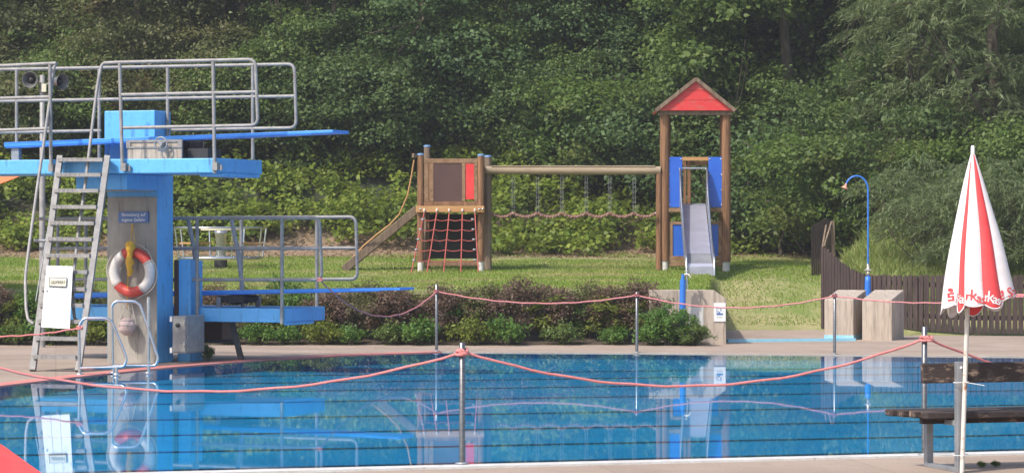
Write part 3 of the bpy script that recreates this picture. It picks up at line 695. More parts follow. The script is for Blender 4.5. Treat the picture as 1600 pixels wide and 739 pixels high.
for z_, dx in ((.655, .16), (.13, .0)):
    c = pp.lerp(B.p(0,0,0), .4); m.tube([Vector((c.x+.055*math.cos(a), c.y+.05*math.sin(a)-.0, z_+.004*math.cos(a))) for a in np.linspace(0, 6.283, 17)[:-1]], .0028, 5, closed=True)
    if dx: m.tube([Vector((c.x+.03,c.y-.05,z_)), Vector((c.x+dx,c.y-.06,z_-.022))], .003, 5)
m.build('cable_tie', M['white'], para)

# ------------------------------------------------------------------ red fabric shelter at the near left, orange awning far left
m = MB(); o_ = G(-60, 760)
P = [W(-130,620,20.4), W(4,697,19.9), W(68,742,19.8), W(-60,775,19.4), W(-200,790,19.3), W(-260,640,20.2)]
cen = W(-110,664,19.9)
for i in range(6):
    m.add([P[i], P[(i+1)%6], cen], [(0,1,2)])
o_ = Vector((cen.x, cen.y, 0)); rt_ = thing('beach_shelter', o_, 'low red fabric shelter at the bottom left corner', 'shelter')
cv = m.build('cover', M['clothred'], rt_); so_ = cv.modifiers.new('thickness','SOLIDIFY'); so_.thickness = .004
m = MB(); m.tube(P, .008, 6, closed=True); m.build('hem', M['clothred'], rt_)
m = MB()
for p in P[::2]: m.tube([p, Vector((p.x, p.y, 0))], .012, 6)
m.tube([cen, Vector((cen.x, cen.y, 0))], .015, 8); m.build('pole', M['metal'], rt_)
ao = G(-150, 532); ao.z = 0; aw_ = thing('orange_awning', ao, 'orange awning tip showing at the far left below the diving platform', 'awning')
d_ = 45.5; P = [W(44,270.5,44.6), W(-170,352,44.2), W(-330,272,47), W(-180,262,49)]; cen = W(-160,240,46.5); m = MB()
for i in range(4): m.add([P[i], P[(i+1)%4], cen], [(0,1,2)])
cv = m.build('canopy', M['orange'], aw_); so_ = cv.modifiers.new('thickness','SOLIDIFY'); so_.thickness = .006
m = MB(); m.tube([cen, Vector((cen.x, cen.y, terrain(cen.x, cen.y)))], .03, 10); m.build('pole', M['metal'], aw_)

# ------------------------------------------------------------------ loudspeaker pole
d_ = 43.2; o_ = G(66, YH+H*FOC/d_); lp = thing('loudspeaker_pole', o_, 'tall grey pole with two horn loudspeakers behind the tower rails', 'loudspeaker pole')
m = MB(); m.lathe(o_, [(.045,0),(.045,2.6),(.038,2.62),(.038,H-(118-YH)/FOC*d_),(0,H-(118-YH)/FOC*d_+.01)], 14); m.build('pole', M['metal'], lp)
for cx, cy, ax, s_ in ((47,125,(-.15,-1,-.05),1),(97,128,(.75,-.6,-.08),1)):
    c = W(cx, cy, d_-.1); ax = Vector(ax).normalized(); m = MB()
    m.lathe(c, [(.0,-.30),(.04,-.30),(.045,-.2),(.055,-.16),(.07,-.08),(.11,.0),(.122,.015),(.125,.01),(.112,-.005),(.06,-.08),(.03,-.16),(0,-.16)], 22, axis=ax)
    h_ = m.build('horn', M['horn'], lp)
    m = MB(); m.lathe(c, [(0,-.03),(.03,-.03),(.045,-.07),(.03,-.14),(0,-.15)], 14, axis=ax); m.build('driver', M['black'], h_)
    m = MB(); m.tube([c-ax*.2, W(66,cy+8,d_)], .014, 6); m.build('bracket', M['metal'], h_)
m = MB(); c = W(69,138,d_-.08); m.box(c.x-.035,c.x+.035,c.y-.03,c.y+.03,c.z-.06,c.z+.06); m.build('junction_box', M['cream'], lp, bevel=.005)

# ------------------------------------------------------------------ playground roundabout
d_ = 57; o_ = W(345,428,d_); o_.z = terrain(o_.x, o_.y)-.02
mr = thing('playground_roundabout', o_, 'steel playground roundabout with ring rails and wooden seats on the lawn', 'roundabout')
zc = lambda y, d=57: H-(y-YH)/FOC*d
m = MB(); m.lathe((o_.x,o_.y,o_.z), [(.13,0),(.13,zc(404)-o_.z-.03)], 18); m.build('base', M['black'], mr)
m = MB(); m.lathe((o_.x,o_.y,0), [(.10,zc(404)),(.10,zc(372)),(.12,zc(366)),(.14,zc(361)),(0,zc(361))], 18); m.build('column', M['steel'], mr)
def ring(Rr, z, r_, nm, mm, n=6, rot=.35):
    m = MB(); m.tube([Vector((o_.x+Rr*math.cos(a+rot), o_.y+Rr*math.sin(a+rot), z)) for a in np.linspace(0, 6.2832, n*1+1)[:-1]], r_, 8, closed=True); return m.build(nm, mm, mr)
ring(.93, zc(356), .022, 'top_rail', M['steel'], 8); ring(.85, zc(403), .03, 'lower_ring', M['steel'], 8)
for k in range(8):
    a = k*math.pi/4+.35; c_, s_ = math.cos(a), math.sin(a)
    m = MB(); m.tube([Vector((o_.x+.93*c_, o_.y+.93*s_, zc(356))), Vector((o_.x+.85*c_, o_.y+.85*s_, zc(403)))], .017, 8); m.build('upright', M['steel'], mr)
    if k % 2 == 0:
        m = MB(); m.tube([Vector((o_.x+.1*c_, o_.y+.1*s_, zc(401))), Vector((o_.x+.85*c_, o_.y+.85*s_, zc(403)))], .017, 8); m.build('spoke', M['steel'], mr)
        m = MB(); c = Vector((o_.x, o_.y, zc(380))); a1, a2 = a+.1, a+math.pi/4-.1
        q = [Vector((o_.x+rr*math.cos(t), o_.y+rr*math.sin(t), zc(381))) for rr, t in ((.52,a1),(.86,a1),(.86,a2),(.52,a2))]; m.prism(q, (0,0,.03)); m.build('seat', M['ledge'], mr)
m = MB(); m.tube([Vector((o_.x+.38*math.cos(a), o_.y+.38*math.sin(a), zc(359))) for a in np.linspace(0, 6.28, 25)[:-1]], .02, 8, closed=True)
for a in (0, 2.09, 4.19): m.tube([Vector((o_.x,o_.y,zc(360))), Vector((o_.x+.38*math.cos(a), o_.y+.38*math.sin(a), zc(359)))], .015, 6)
m.build('hand_wheel', M['cream'], mr)

# ------------------------------------------------------------------ playground: climbing house
def Z(y, d): return H-(y-YH)/FOC*d
def X(px, d): return (px-800)/FOC*d
def gz(x, d): return terrain(x, d)-.03
D = 55.6
ph = thing('climbing_house', Vector((X(705,D), D+.5, gz(X(705,D), D+.5))), 'wooden climbing house with dark and red panels, ramp and rope net', 'climbing house')
def logpost(parent, px, d, ytop, r=.068, m_='log', cap=True, foot=True, name='post'):
    x = X(px, d); z0, z1 = gz(x, d), Z(ytop, d); m = MB()
    fz = z0+.22 if foot else z0
    m.tube([(x,d,fz+(z1-fz)*t) for t in (0,.33,.66,1)], [r,r*.99,r*.97,r*.96], 14); p = m.build(name, M[m_], parent)
    if foot: m = MB(); m.tube([(x,d,z0),(x,d,fz+.01)], r*.82, 12); m.build('metal_foot', M['coping'], p)
    if cap: m = MB(); m.lathe((x,d,z1-.012), [(r*1.06,0),(r*1.06,.028),(r*.7,.04),(0,.042)], 14); m.build('cap', M['capblue'], p)
    return p
logpost(ph, 657, D, 242); logpost(ph, 667.5, D+1.35, 229, foot=False, m_='loggrey'); logpost(ph, 751.5, D, 243); logpost(ph, 762.5, D+1.3, 245, r=.072, foot=False, m_='loggrey')
logpost(ph, 762.5, D+.45, 262, r=.075, foot=False, cap=False, m_='loggrey')
m = MB(); y0 = D-.04
def fr(m, x0, x1, y0_, y1_, d=D, th=.05, off=0): m.box(X(x0,d), X(x1,d), d-th/2+off, d+th/2+off, Z(y1_,d), Z(y0_,d))
m = MB(); fr(m, 662,746.5,248,255); fr(m, 663,669.5,255.2,316); fr(m, 740.8,746,255.2,316); fr(m, 672,677.5,256,314.5,off=.004); fr(m, 722,727,255.2,314.5); wf = m.build('wall_frame', M['plank'], ph, bevel=.006)
m = MB(); fr(m, 669.6,672,255.2,314.5,th=.03); fr(m, 662,746.5,315,321.4); m.build('boards', M['log'], wf)
m = MB(); fr(m, 677.5,722,255.2,314.8,th=.02); m.build('dark_panel', M['maroon'], ph)
m = MB(); fr(m, 727.2,740.6,256,311.5,th=.02); m.build('red_panel', M['red'], ph)
m = MB(); m.box(X(650,D),X(757,D),D-.16,D-.06,Z(332,D),Z(322,D)); m.build('floor_beam', M['ledge'], ph, bevel=.01)
m = MB(); m.box(X(655,D),X(755,D),D-.055,D+1.3,Z(331,D),Z(326,D)); m.build('floor', M['plank'], ph)
for px in (657, 749, 754):
    m = MB(); m.lathe((X(px,D),D-.161,Z(327,D)), [(.022,0),(.022,.012),(0,.02)], 10, axis=(0,-1,0)); m.build('bolt', M['steel'], ph)
m = MB(); m.box(X(663,D),X(746,D),D+1.22,D+1.25,Z(405,D),Z(334,D)); m.build('back_panel', M['matblack'], ph)
m = MB(); fr(m, 662,746,408.5,415.5,off=.05); m.build('bottom_board', M['plank'], ph, bevel=.006)
m = MB(); m.box(X(663,D),X(668,D),D+1.15,D+1.2,Z(408,D),Z(334,D)); m.box(X(663,D),X(746,D),D+1.15,D+1.2,Z(262,D+1),Z(252,D+1)); m.build('rear_boards', M['log'], ph)
for x0 in (X(660,D)-.03, X(751,D)+.0):
    m = MB(); 
    for z0, z1 in ((Z(320,D),Z(300,D)),(Z(298,D),Z(276,D)),(Z(274,D),Z(252,D))): m.box(x0, x0+.03, D+.1, D+1.25, z0+.01, z1-.01)
    m.build('side_boards', M['log'], ph)
# rope net
nt_ = MB(); tops = [663,682.6,702,722.6,742]; bots = [642.5,667,693,720,747.5]
tp = [W(x,331,D-.17) for x in tops]; bt = []
for x in bots:
    q = W(x,428,D-.95); q.z = terrain(q.x, q.y); bt.append(q)
for p, q in zip(tp, bt): nt_.tube([p, p.lerp(q,.5)+Vector((0,.02,0)), q], .0125, 7)
net = nt_.build('climbing_net', M['redrope'], ph)
for k in range(5):
    nt_ = MB(); t = (.125, .29, .455, .62, .79)[k]
    for i in range(4):
        p, q = tp[i].lerp(bt[i], t), tp[i+1].lerp(bt[i+1], t); nt_.tube([p.lerp(q,s)-Vector((0,0,.03*4*s*(1-s))) for s in (0,.25,.5,.75,1)], .010, 6)
    nt_.build('cross_rope', M['redrope'], net)
nt_ = MB()
for k in range(5):
    t = (.125, .29, .455, .62, .79)[k]
    for i in (0, 4):
        c = tp[i].lerp(bt[i], t); nt_.lathe(c-Vector((.05 if i else -.0,0,0)), [(.0,-.03),(.02,-.03),(.02,.03),(0,.03)], 8, axis=(1,0,0))
nt_.build('clamps', M['dull'], net)
for p in tp: nt_ = MB(); nt_.lathe(p+Vector((0,0,.03)), [(.0,-.04),(.022,-.035),(.022,.02),(0,.04)], 8); nt_.build('fixing', M['linkend'], net)
# ramp
rp0, rp1 = W(651,327,D+.35), W(541,418,D+.1); rp1.z = terrain(rp1.x, rp1.y)+.03
for off, nm in ((-.0,'ramp_board'),(.5,'ramp_board')):
    pass
m = MB(); m.beam(rp1+Vector((-.06,.35,.0)), rp0+Vector((0,.35,.02)), .62, .04); ra_ = m.build('ramp', M['plank'], ph)
m = MB(); m.beam(rp1+Vector((-.05,.03,.0)), rp0+Vector((0,.03,.0)), .05, .15); m.build('ramp_side', M['loggrey'], ra_, bevel=.006)
m = MB(); m.beam(rp1+Vector((-.05,.68,.0)), rp0+Vector((0,.68,.0)), .05, .15); m.build('ramp_side', M['loggrey'], ra_, bevel=.006)
for k in range(7):
    c = rp1.lerp(rp0, (k+.7)/8)+Vector((0,.35,.035)); m = MB(); m.beam(c+Vector((0,-.27,0)), c+Vector((0,.27,0)), .04, .035); m.build('cleat', M['log'], ra_)
m = MB(); P = [(647,250),(643,275),(637,305),(624,335),(608,352),(588,367),(568,384),(552,402)]
m.tube([W(x, y, D-.12+.05*i) for i, (x, y) in enumerate(P)], .016, 7); m.build('climbing_rope', M['ledge'], ph)
m = MB(); m.beam(W(645,243,D-.1), W(658,243,D+.1), .05, .08); m.build('rope_bracket', M['loggrey'], ph)

# ------------------------------------------------------------------ slide tower
D2 = 56.0
sl = thing('slide_tower', Vector((X(1087,D2), D2+.6, gz(X(1087,D2), D2+.6))), 'tall wooden slide tower with red gabled roof, blue panels and steel slide', 'slide tower')
logpost(sl, 1038.3, D2, 176, r=.092, cap=False); logpost(sl, 1134.6, D2, 176, r=.092, cap=False)
logpost(sl, 1041, D2+1.3, 178, r=.088, cap=False, foot=False); logpost(sl, 1131, D2+1.3, 178, r=.088, cap=False, foot=False)
def pl(m, x0, x1, y0_, y1_, d, th): m.box(X(x0,d), X(x1,d), d, d+th, Z(y1_,d), Z(y0_,d))
m = MB(); da = D2-.22; db = D2+1.55
A_, L_, R_ = (X(1087.5,da),Z(124.5,da)), (X(1026,da),Z(172,da)), (X(1147,da),Z(172,da))
def slope(side):
    x, z = side; v = Vector((A_[0]-x, 0, A_[1]-z)).normalized(); nn = Vector((-v.z, 0, v.x)); nn = nn if nn.z > 0 else -nn
    return Vector((x,0,z))-v*.0, nn
for sd, nm in ((L_, 'roof_slope'), (R_, 'roof_slope')):
    p, nn = slope(sd); q = Vector((A_[0],0,A_[1])); m = MB()
    m.prism([Vector((p.x,da,p.z)), Vector((q.x,da,q.z)), Vector((q.x,db,q.z)), Vector((p.x,db,p.z))], -nn*.04+Vector((0,0,-.0))); m.build(nm, M['roofred'], sl)
    m = MB(); m.beam(Vector((p.x,da-.02,p.z+.0))+ (p-q).normalized()*.03, Vector((q.x,da-.02,q.z+.01)), .05, .07, up=nn); m.build('barge_board', M['loggrey'], sl, bevel=.004)
gb = None
for i, (y0_, y1_) in enumerate(((129,141.5),(142,156.8),(157.3,173))):
    m = MB(); d = da+.03
    w0 = lambda y: (1087.5-(y-124.5)/(172-124.5)*61.0, 1087.5+(y-124.5)/(172-124.5)*59.5)
    (a0,b0_),(a1,b1_) = w0(y0_), w0(min(y1_,172)); m.prism([(X(a0+1.5,d),d,Z(y0_,d)),(X(b0_-1.5,d),d,Z(y0_,d)),(X(b1_-1.5,d),d,Z(y1_,d)),(X(a1+1.5,d),d,Z(y1_,d))], (0,.025,0)); m.build('gable_board', M['roofred'], sl, bevel=.003)
m = MB(); pl(m, 1029,1144,173.6,180,D2-.12,.06); m.build('tie_beam', M['loggrey'], sl); m = MB(); pl(m,1029,1144,173.6,180,D2+1.35,.06); m.build('tie_beam', M['loggrey'], sl)
m = MB(); pl(m, 1044,1066,245.5,324,D2-.02,.03); b_ = m.build('blue_panel', M['panelblue'], sl, bevel=.004)
m = MB(); pl(m, 1107,1129,245.5,324,D2-.02,.03); c_ = m.build('blue_panel', M['panelblue'], sl, bevel=.004)
for pn, xx in ((b_,(1046,1064)),(c_,(1109,1127))):
    m = MB()
    for x in xx:
        for y in (249, 273, 297, 320): m.lathe((X(x,D2),D2-.021,Z(y,D2)), [(.016,0),(.016,.006),(0,.012)], 8, axis=(0,-1,0))
    m.build('bolts', M['steel'], pn)
m = MB(); pl(m, 1066.2,1106.8,245.5,251,D2-.02,.06); m.build('opening_frame', M['ledge'], sl)
m = MB(); pl(m, 1068,1072,251,318,D2+1.2,.05); pl(m,1074,1079,251,318,D2+1.2,.05); pl(m,1044,1130,252,258,D2+1.26,.04); m.build('rear_rail', M['log'], sl)
m = MB(); pl(m, 1044,1130,325,331,D2-.05,1.3); m.build('platform', M['plank'], sl)
m = MB(); pl(m, 1046,1127.5,346,350.5,D2-.02,.06); pl(m,1046,1051,350.6,402,D2-.02,.06); pl(m,1122.5,1127.5,350.6,402,D2-.02,.06); m.build('lower_frame', M['plank'], sl)
m = MB(); pl(m, 1051.2,1122.3,350.7,400,D2+.0,.02); m.build('lower_blue_panel', M['panelblue'], sl)
for y0_, y1_ in ((400.2,407.5),(408.5,415.5)):
    m = MB(); pl(m, 1045,1128,y0_,y1_,D2-.03,.06); m.build('bottom_board', M['plank'], sl, bevel=.004)
# slide chute: down towards the pool
prof = [(D2+.05,318),(D2-.15,321),(D2-1.55,396),(D2-1.85,407),(D2-2.1,411.5)]
pr = []
for d, y in prof: pr.append((d, Z(y, d)))
m = MB(); hw0, hw1 = .235, .25; dz = .012
m9 = MB()
for i in range(len(pr)-1):
    if i == 2: m8, m = m, m9
    (d0,z0),(d1,z1) = pr[i], pr[i+1]; x0, x1 = X(1083,D2)-.235, X(1083,D2)+.235
    m.add([(x0,d0,z0),(x1,d0,z0),(x1,d1,z1),(x0,d1,z1),(x0,d0,z0-dz),(x1,d0,z0-dz),(x1,d1,z1-dz),(x0,d1,z1-dz)], [(0,1,2,3),(4,5,6,7),(0,3,7,4),(1,2,6,5)])
m = m8; m9.v = [(x, y, z+.001) for x, y, z in m9.v]; d1, z1 = pr[-1]; zg = terrain(X(1083,d1), d1)
m.add([(x0,d1,z1),(x1,d1,z1),(x1,d1-.04,z1-.06),(x0,d1-.04,z1-.06),(x1,d1-.04,zg-.02),(x0,d1-.04,zg-.02)], [(0,1,2,3),(3,2,4,5)])
ch = m.build('slide_chute', M['slide'], sl); m9.build('chute_end', M['dull'], ch)  # run-out in darker steel stands in for the shade and dark reflection there
for sx in (-1, 1):
    xx = X(1083,D2)+sx*.26; m = MB()
    pts = [(D2+.05, Z(262,D2)), (D2-.12, Z(266,D2)), (D2-.32, Z(300,D2-.3)), (D2-1.5, Z(378,D2-1.5)), (D2-1.95, Z(397,D2-1.95)), (D2-2.16, Z(404,D2-2.16)), (D2-2.18, zg-.02)]
    bot = [(D2+.05, pr[0][1]-.05), (D2-.12, pr[1][1]-.05), (D2-.32, pr[1][1]-.12), (D2-1.5, pr[2][1]-.05), (D2-1.9, pr[3][1]-.05), (D2-2.1, pr[4][1]-.05), (D2-2.1, zg-.02)]
    for i in range(len(pts)-1):
        m.prism([(xx-.008,*pts[i]),(xx-.008,*pts[i+1]),(xx-.008,*bot[i+1]),(xx-.008,*bot[i])], (.016,0,0))
    s_ = m.build('side_plate', M['slide'], ch)
    m = MB(); m.tube([(xx,*p) for p in pts], .021, 8); m.build('side_tube', M['steel'], s_)
m = MB(); m.tube([(X(1083,D2)-.26,D2-.0,Z(263,D2)),(X(1083,D2)+.26,D2-.0,Z(263,D2))], .019, 8); m.build('grab_bar', M['steel'], ch)
# ------------------------------------------------------------------ rope bridge between house and tower
br = thing('rope_bridge', Vector((X(900,D2), D2-.05, gz(X(900,D2), D2-.05))), 'long timber beam with chains carrying a swaying rope bridge between house and slide tower', 'rope bridge')
db_ = D2-.05
m = MB(); m.tube([(X(758,db_),db_,Z(266,db_)),(X(900,db_),db_,Z(266.5,db_)),(X(1032,db_),db_,Z(266.5,db_))], [.078,.083,.078], 14); bm_ = m.build('beam', M['beam'], br)
m = MB(); m.box(X(768,db_),X(1023,db_),db_-.07,db_+.07,Z(262,db_)+.01,Z(259,db_)); m.build('top_plank', M['beam'], bm_, bevel=.006)
x = X(1029.5,db_); m = MB(); m.tube([(x,db_,gz(x,db_)),(x,db_,Z(270,db_))], [.062,.058], 14); m.build('post', M['log'], br)
cx = [802,840,878,916,953,991]
for c in cx:
    for s_ in (-2.2, 2.2):
        m = MB(); x = X(c+s_*.8,db_); z0, z1 = Z(332,db_), Z(272,db_); k = int((z1-z0)/.045)
        for i in range(k):
            z = z0+(z1-z0)*(i+.5)/k; q = (Vector((1,0,0)), Vector((0,1,0)))[i%2]
            m.tube([Vector((x,db_,z))+q*.011*math.cos(a)+Vector((0,0,.028*math.sin(a))) for a in np.linspace(0, 6.283, 7)[:-1]], .003, 4, closed=True)
        m.build('chain', M['dull'], br)
ends = [768]+cx+[1025]
for side, dd in ((0,-.13),(1,.13)):
    m, m2 = MB(), MB()
    for i in range(len(ends)-1):
        n = 8 if 0 < i < len(ends)-2 else 7
        for k in range(n):
            t0, t1 = k/n, (k+.82)/n; sag = 9.5 if side == 0 else 6.5
            y0_ = 333+sag*4*t0*(1-t0)*.7+(side*1.5); y1_ = 333+sag*4*t1*(1-t1)*.7+(side*1.5); e0 = ends[i]+(ends[i+1]-ends[i])*t0; e1 = ends[i]+(ends[i+1]-ends[i])*t1
            p, q = W(e0,y0_,db_+dd), W(e1,y1_,db_+dd); m.tube([p,p.lerp(q,.5)+Vector((0,0,.006)),q], [.03,.038,.03], 7)
            if k % 2 == 0: m2.tube([q, q+(q-p)*.2], .026, 7)
    l_ = m.build('foot_rope', M['link'], br); m2.build('clamps', M['linkend'], l_)

# ------------------------------------------------------------------ concrete wall, notice, tap pole
wd = 44.35
wl = thing('concrete_wall', Vector((X(1075,wd), wd+.2, 0)), 'low streaked concrete retaining wall with sloping right corner and a notice', 'wall')
F1 = [(1014,453),(1116,453.5),(1134.5,466.5),(1134.5,541),(1014,541)]
m = MB(); m.prism([(X(x,wd),wd,max(-.02,Z(y,wd))) for x, y in F1], (0,.32,0)); m.build('face', M['conc'], wl, bevel=.008)
m = MB(); pl(m, 1076,1099,480,516,wd-.006,.005); m.build('repair_patch', M['coping'], wl)
m = MB(); x1 = X(1134.5,wd); m.prism([(x1-.33,wd+.325,-.02),(x1-.33+.4,wd+5.8,-.02),(x1-.33+.4,wd+5.8,.5),(x1-.33,wd+.325,.66)], (.29,0,0)); m.build('return_wall', M['conc'], wl)
nt2 = MB(); pl(nt2, 1115.3,1133.8,473.2,502.2,wd-.014,.006); no_ = nt2.build('notice', M['white'], origin=W(1124.5,502,wd-.01)); tag(no_, 'white paper notice with blue drawing on the concrete wall corner', 'notice')
m = MB(); yy = wd-.017
def px_rect(m, x0,x1,y0_,y1_): m.box(X(x0,wd),X(x1,wd),yy,yy+.002,Z(y1_,wd),Z(y0_,wd))
px_rect(m,1119.5,1120.3,481,490); px_rect(m,1121,1124,481,481.8); px_rect(m,1125.6,1127.0,481.6,486.2); px_rect(m,1121.4,1122.4,485,488.5); px_rect(m,1119.5,1129.5,489.2,492); px_rect(m,1123,1125,487,489)
m.lathe((X(1126.3,wd),yy+.001,Z(480.6,wd)), [(.008,0),(.008,.002),(0,.0021)], 10, axis=(0,-1,0)); m.build('drawing', M['signblue'], no_)
m = MB(); 
for k in range(4): px_rect(m,1120.3+k*2.2,1121.9+k*2.2,495,495.9)
m.build('caption', M['dull'], no_)
td = wd+.55; tp_ = thing('tap_pole', Vector((X(1066.5,td), td, terrain(X(1066.5,td), td))), 'thick blue standpipe with a tap rising behind the concrete wall', 'standpipe')
td = wd-.2; tp_.location = (X(1066,td), td, 0); OFF[tp_.name] = Vector(tp_.location)
m = MB(); m.tube([(X(1065.5,td),td,0),(X(1067,td),td,Z(437,td))], [.055,.045], 14); m.build('pole', M['darkblue'], tp_)
m = MB(); m.tube([(X(1067,td),td,Z(437,td)),(X(1067.5,td),td,Z(428,td))], .025, 10); m.build('pipe', M['darkblue'], tp_)
m = MB(); m.tube(bend([(X(1067.5,td),td,Z(430,td)),(X(1073,td),td-.02,Z(428,td)),(X(1077.5,td),td-.04,Z(430,td)),(X(1079,td),td-.05,Z(434,td))],.05), .016, 8); m.lathe((X(1073,td),td-.02,Z(430,td)), [(0,.06),(.03,.06),(.03,.075),(0,.075)], 10); m.build('tap', M['brass'], tp_)
m = MB(); m.tube([(X(1073,td),td-.01,Z(430,td)),(X(1074,td),td-.01,Z(452,td))], .013, 8); m.build('side_pipe', M['steel'], tp_)

# ------------------------------------------------------------------ shower blocks and shower
K = Frame(X(1288,46.2), 46.2, 20)
for i, (xa, xb, lab) in enumerate(((1288,1333.5,'left pale concrete shower block with blue painted foot, behind the far post'),(1347,1393.5,'right pale concrete shower block beside the dark picket fence'))):
    a0, a1 = K.at(xa,500,0)[0], K.at(xb,500,0)[0]; yc = K.p((a0+a1)/2,0,0).y
    o = thing('shower_block', K.p((a0+a1)/2,.45,0), lab, 'concrete block', 'concrete shower blocks')
    zf_, zb_ = K.at(xa,467.5,0)[2], K.at(xa+15,452.5,.9)[2]
    m = MB(); q = [(a0,0,zf_),(a1,0,zf_),(a1,.9,zb_),(a0,.9,zb_)]
    m.hexa([K.p(a0,0,-.02),K.p(a1,0,-.02),K.p(a1,.9,-.02),K.p(a0,.9,-.02)]+[K.p(*c) for c in q]); m.build('body', M['conc'], o, bevel=.012)
    if i == 0:
        m = MB(); m.fbox(K, a0-.004, a1+.004, -.006, .904, -.02, .075); m.build('painted_foot', M['lightblue'], o)
sd = 47.35; so = thing('outdoor_shower', Vector((X(1356,sd), sd, 0)), 'slim blue outdoor shower pipe curving over the concrete blocks', 'shower')
m = MB(); m.lathe((X(1356,sd),sd,0), [(.055,0),(.055,Z(458,sd)),(.05,Z(440,sd)),(.045,Z(432,sd)),(0,Z(431,sd))], 16); m.build('base', M['darkblue'], so)
P = [(1356.3,432),(1356.3,300)] + [(1356.3-18*(1-math.cos(t)), 297-22*math.sin(t)) for t in np.linspace(.15, 2.75, 12)]
m = MB(); m.tube([W(x,y,sd) for x, y in P], .0145, 10); m.build('pipe', M['darkblue'], so)
m = MB(); e = W(*P[-1], sd); m.lathe(e, [(.015,.02),(.02,-.02),(.055,-.055),(.055,-.065),(0,-.066)], 14, axis=(.35,0,1)); m.build('shower_head', M['pinkhead'], so)
m = MB(); m.lathe((X(1356.3,sd),sd,Z(424,sd)), [(.02,-.06),(.03,-.05),(.03,-.01),(.02,0),(.034,.01),(.034,.05),(.02,.06),(.028,.10),(.02,.12)], 12); m.tube([(X(1356,sd)-.06,sd-.03,Z(424,sd)+.02),(X(1356,sd)+.05,sd-.03,Z(424,sd)+.02)], .014, 8); m.build('valve', M['brass'], so)

# ------------------------------------------------------------------ picket fence
fe = thing('picket_fence', G(1450, 524), 'dark brown picket fence sweeping up to a tall end behind the shower blocks', 'fence')
line = [(1286,50.3),(1300,50.0),(1320,49.6),(1345,49.2),(1380,48.8),(1440,48.4),(1520,48.1),(1620,48.0),(1760,47.9),(2000,47.8)]
def ftop(px): return ip(px, [1284,1290,1300,1312,1325,1340,1351,1380,2000], [384,386,395,407,416,424,428,429,430])
LX = [l[0] for l in line]; LD = [l[1] for l in line]
xw, n_p = X(1286,50.3), 0; mlist = []; m = MB(); rnd = random.Random(4)
fpts = [Vector((X(px,d), d, 0)) for px, d in line]
def along(pts, step):
    out = []; acc = 0
    for i in range(len(pts)-1):
        L = (pts[i+1]-pts[i]).length; t = -acc
        while t < L:
            if t >= 0: out.append((pts[i].lerp(pts[i+1], t/L), (pts[i+1]-pts[i]).normalized()))
            t += step
        acc = L-(t-step)-0; acc = acc if acc < step else 0; acc = step-(t-L) if t > L else 0
    return out
for p, t in along(fpts, .098):
    pxx = 800+p.x/p.y*FOC; zt_ = Z(ftop(pxx), p.y)+rnd.uniform(-.012,.012); z0 = max(0, terrain(p.x,p.y))+.03
    n_ = Vector((t.y,-t.x,0)); w = .041 if rnd.random() > .08 else .034; lean = t*rnd.uniform(-.006,.006)
    a, b_ = p-t*w, p+t*w
    m.prism([Vector((a.x,a.y,z0)),Vector((b_.x,b_.y,z0)),Vector((b_.x,b_.y,zt_-.02))+lean,Vector((p.x,p.y,zt_))+lean,Vector((a.x,a.y,zt_-.02))+lean], n_*.02)
m.build('pickets', M['fence'], fe)
for h0, h1 in ((.25,.33),(.78,.86)):
    m = MB(); 
    for i in range(len(fpts)-1):
        a, b_ = fpts[i]+Vector((0,.035,(h0+h1)/2+max(0,terrain(fpts[i].x,fpts[i].y))*.5)), fpts[i+1]+Vector((0,.035,(h0+h1)/2+max(0,terrain(fpts[i+1].x,fpts[i+1].y))*.5)); m.beam(a, b_, .04, h1-h0)
    m.build('rail', M['fence'], fe)
for i in range(1, len(fpts), 2):
    m = MB(); p = fpts[i]+Vector((0,.09,0)); m.box(p.x-.045,p.x+.045,p.y-.045,p.y+.045,-.02,.95+max(0,terrain(p.x,p.y))*.3); m.build('post', M['fence'], fe)
ff = thing('fence_section', W(1286,414,55.1), 'short dark weathered fence section climbing the bank behind the tall fence end', 'fence')
m = MB(); a, b_ = W(1268,416,55.0), W(1304,410,55.3)
for i in range(11):
    p, q = a.lerp(b_, i/11), a.lerp(b_, (i+.86)/11); zt0 = Z(ip(1268+36*i/11, [1268,1278,1290,1304], [352,347,341,347]), 55.2)
    z0 = terrain(p.x, p.y)-.05; m.prism([Vector((p.x,p.y,z0)),Vector((q.x,q.y,z0)),Vector((q.x,q.y,zt0)),Vector((p.x,p.y,zt0))], (0,.025,0))
m.build('boards', M['fence'], ff)
m = MB(); m.beam(W(1288,385,54.6), W(1300,346,54.9), .03, .04); m.beam(W(1285,386,54.6), W(1291,352,54.8), .03, .03); m.beam(W(1303,410,54.9), W(1301,345,54.9), .06, .06); m.build('broken_pale', M['loggrey'], ff)
# ------------------------------------------------------------------ vegetation
def leafquads(c, n, L, asp, dirs=None, fold=.15):
    N = len(c); n = n/np.linalg.norm(n, axis=1, keepdims=True)
    t = rng.normal(size=(N,3)) if dirs is None else dirs + rng.normal(size=(N,3))*.25
    t -= n*(t*n).sum(1, keepdims=True); t /= np.linalg.norm(t, axis=1, keepdims=True)+1e-9
    b = np.cross(n, t); L = np.broadcast_to(np.asarray(L, float).reshape(-1,1), (N,1)); w = L*asp
    v = np.empty((N,4,3)); v[:,0] = c-t*L/2; v[:,1] = c+b*w/2-t*L*.08+n*w*fold; v[:,2] = c+t*L/2-n*L*.08; v[:,3] = c-b*w/2-t*L*.08+n*w*fold
    return v.reshape(-1,3)
def quadmesh(name, v):
    me = bpy.data.meshes.new(name); N = len(v)//4
    me.vertices.add(len(v)); me.vertices.foreach_set('co', v.astype(np.float32).ravel())
    me.loops.add(4*N); me.loops.foreach_set('vertex_index', np.arange(4*N, dtype=np.int32))
    me.polygons.add(N); me.polygons.foreach_set('loop_start', np.arange(0, 4*N, 4, dtype=np.int32)); me.update(calc_edges=True)
    return me
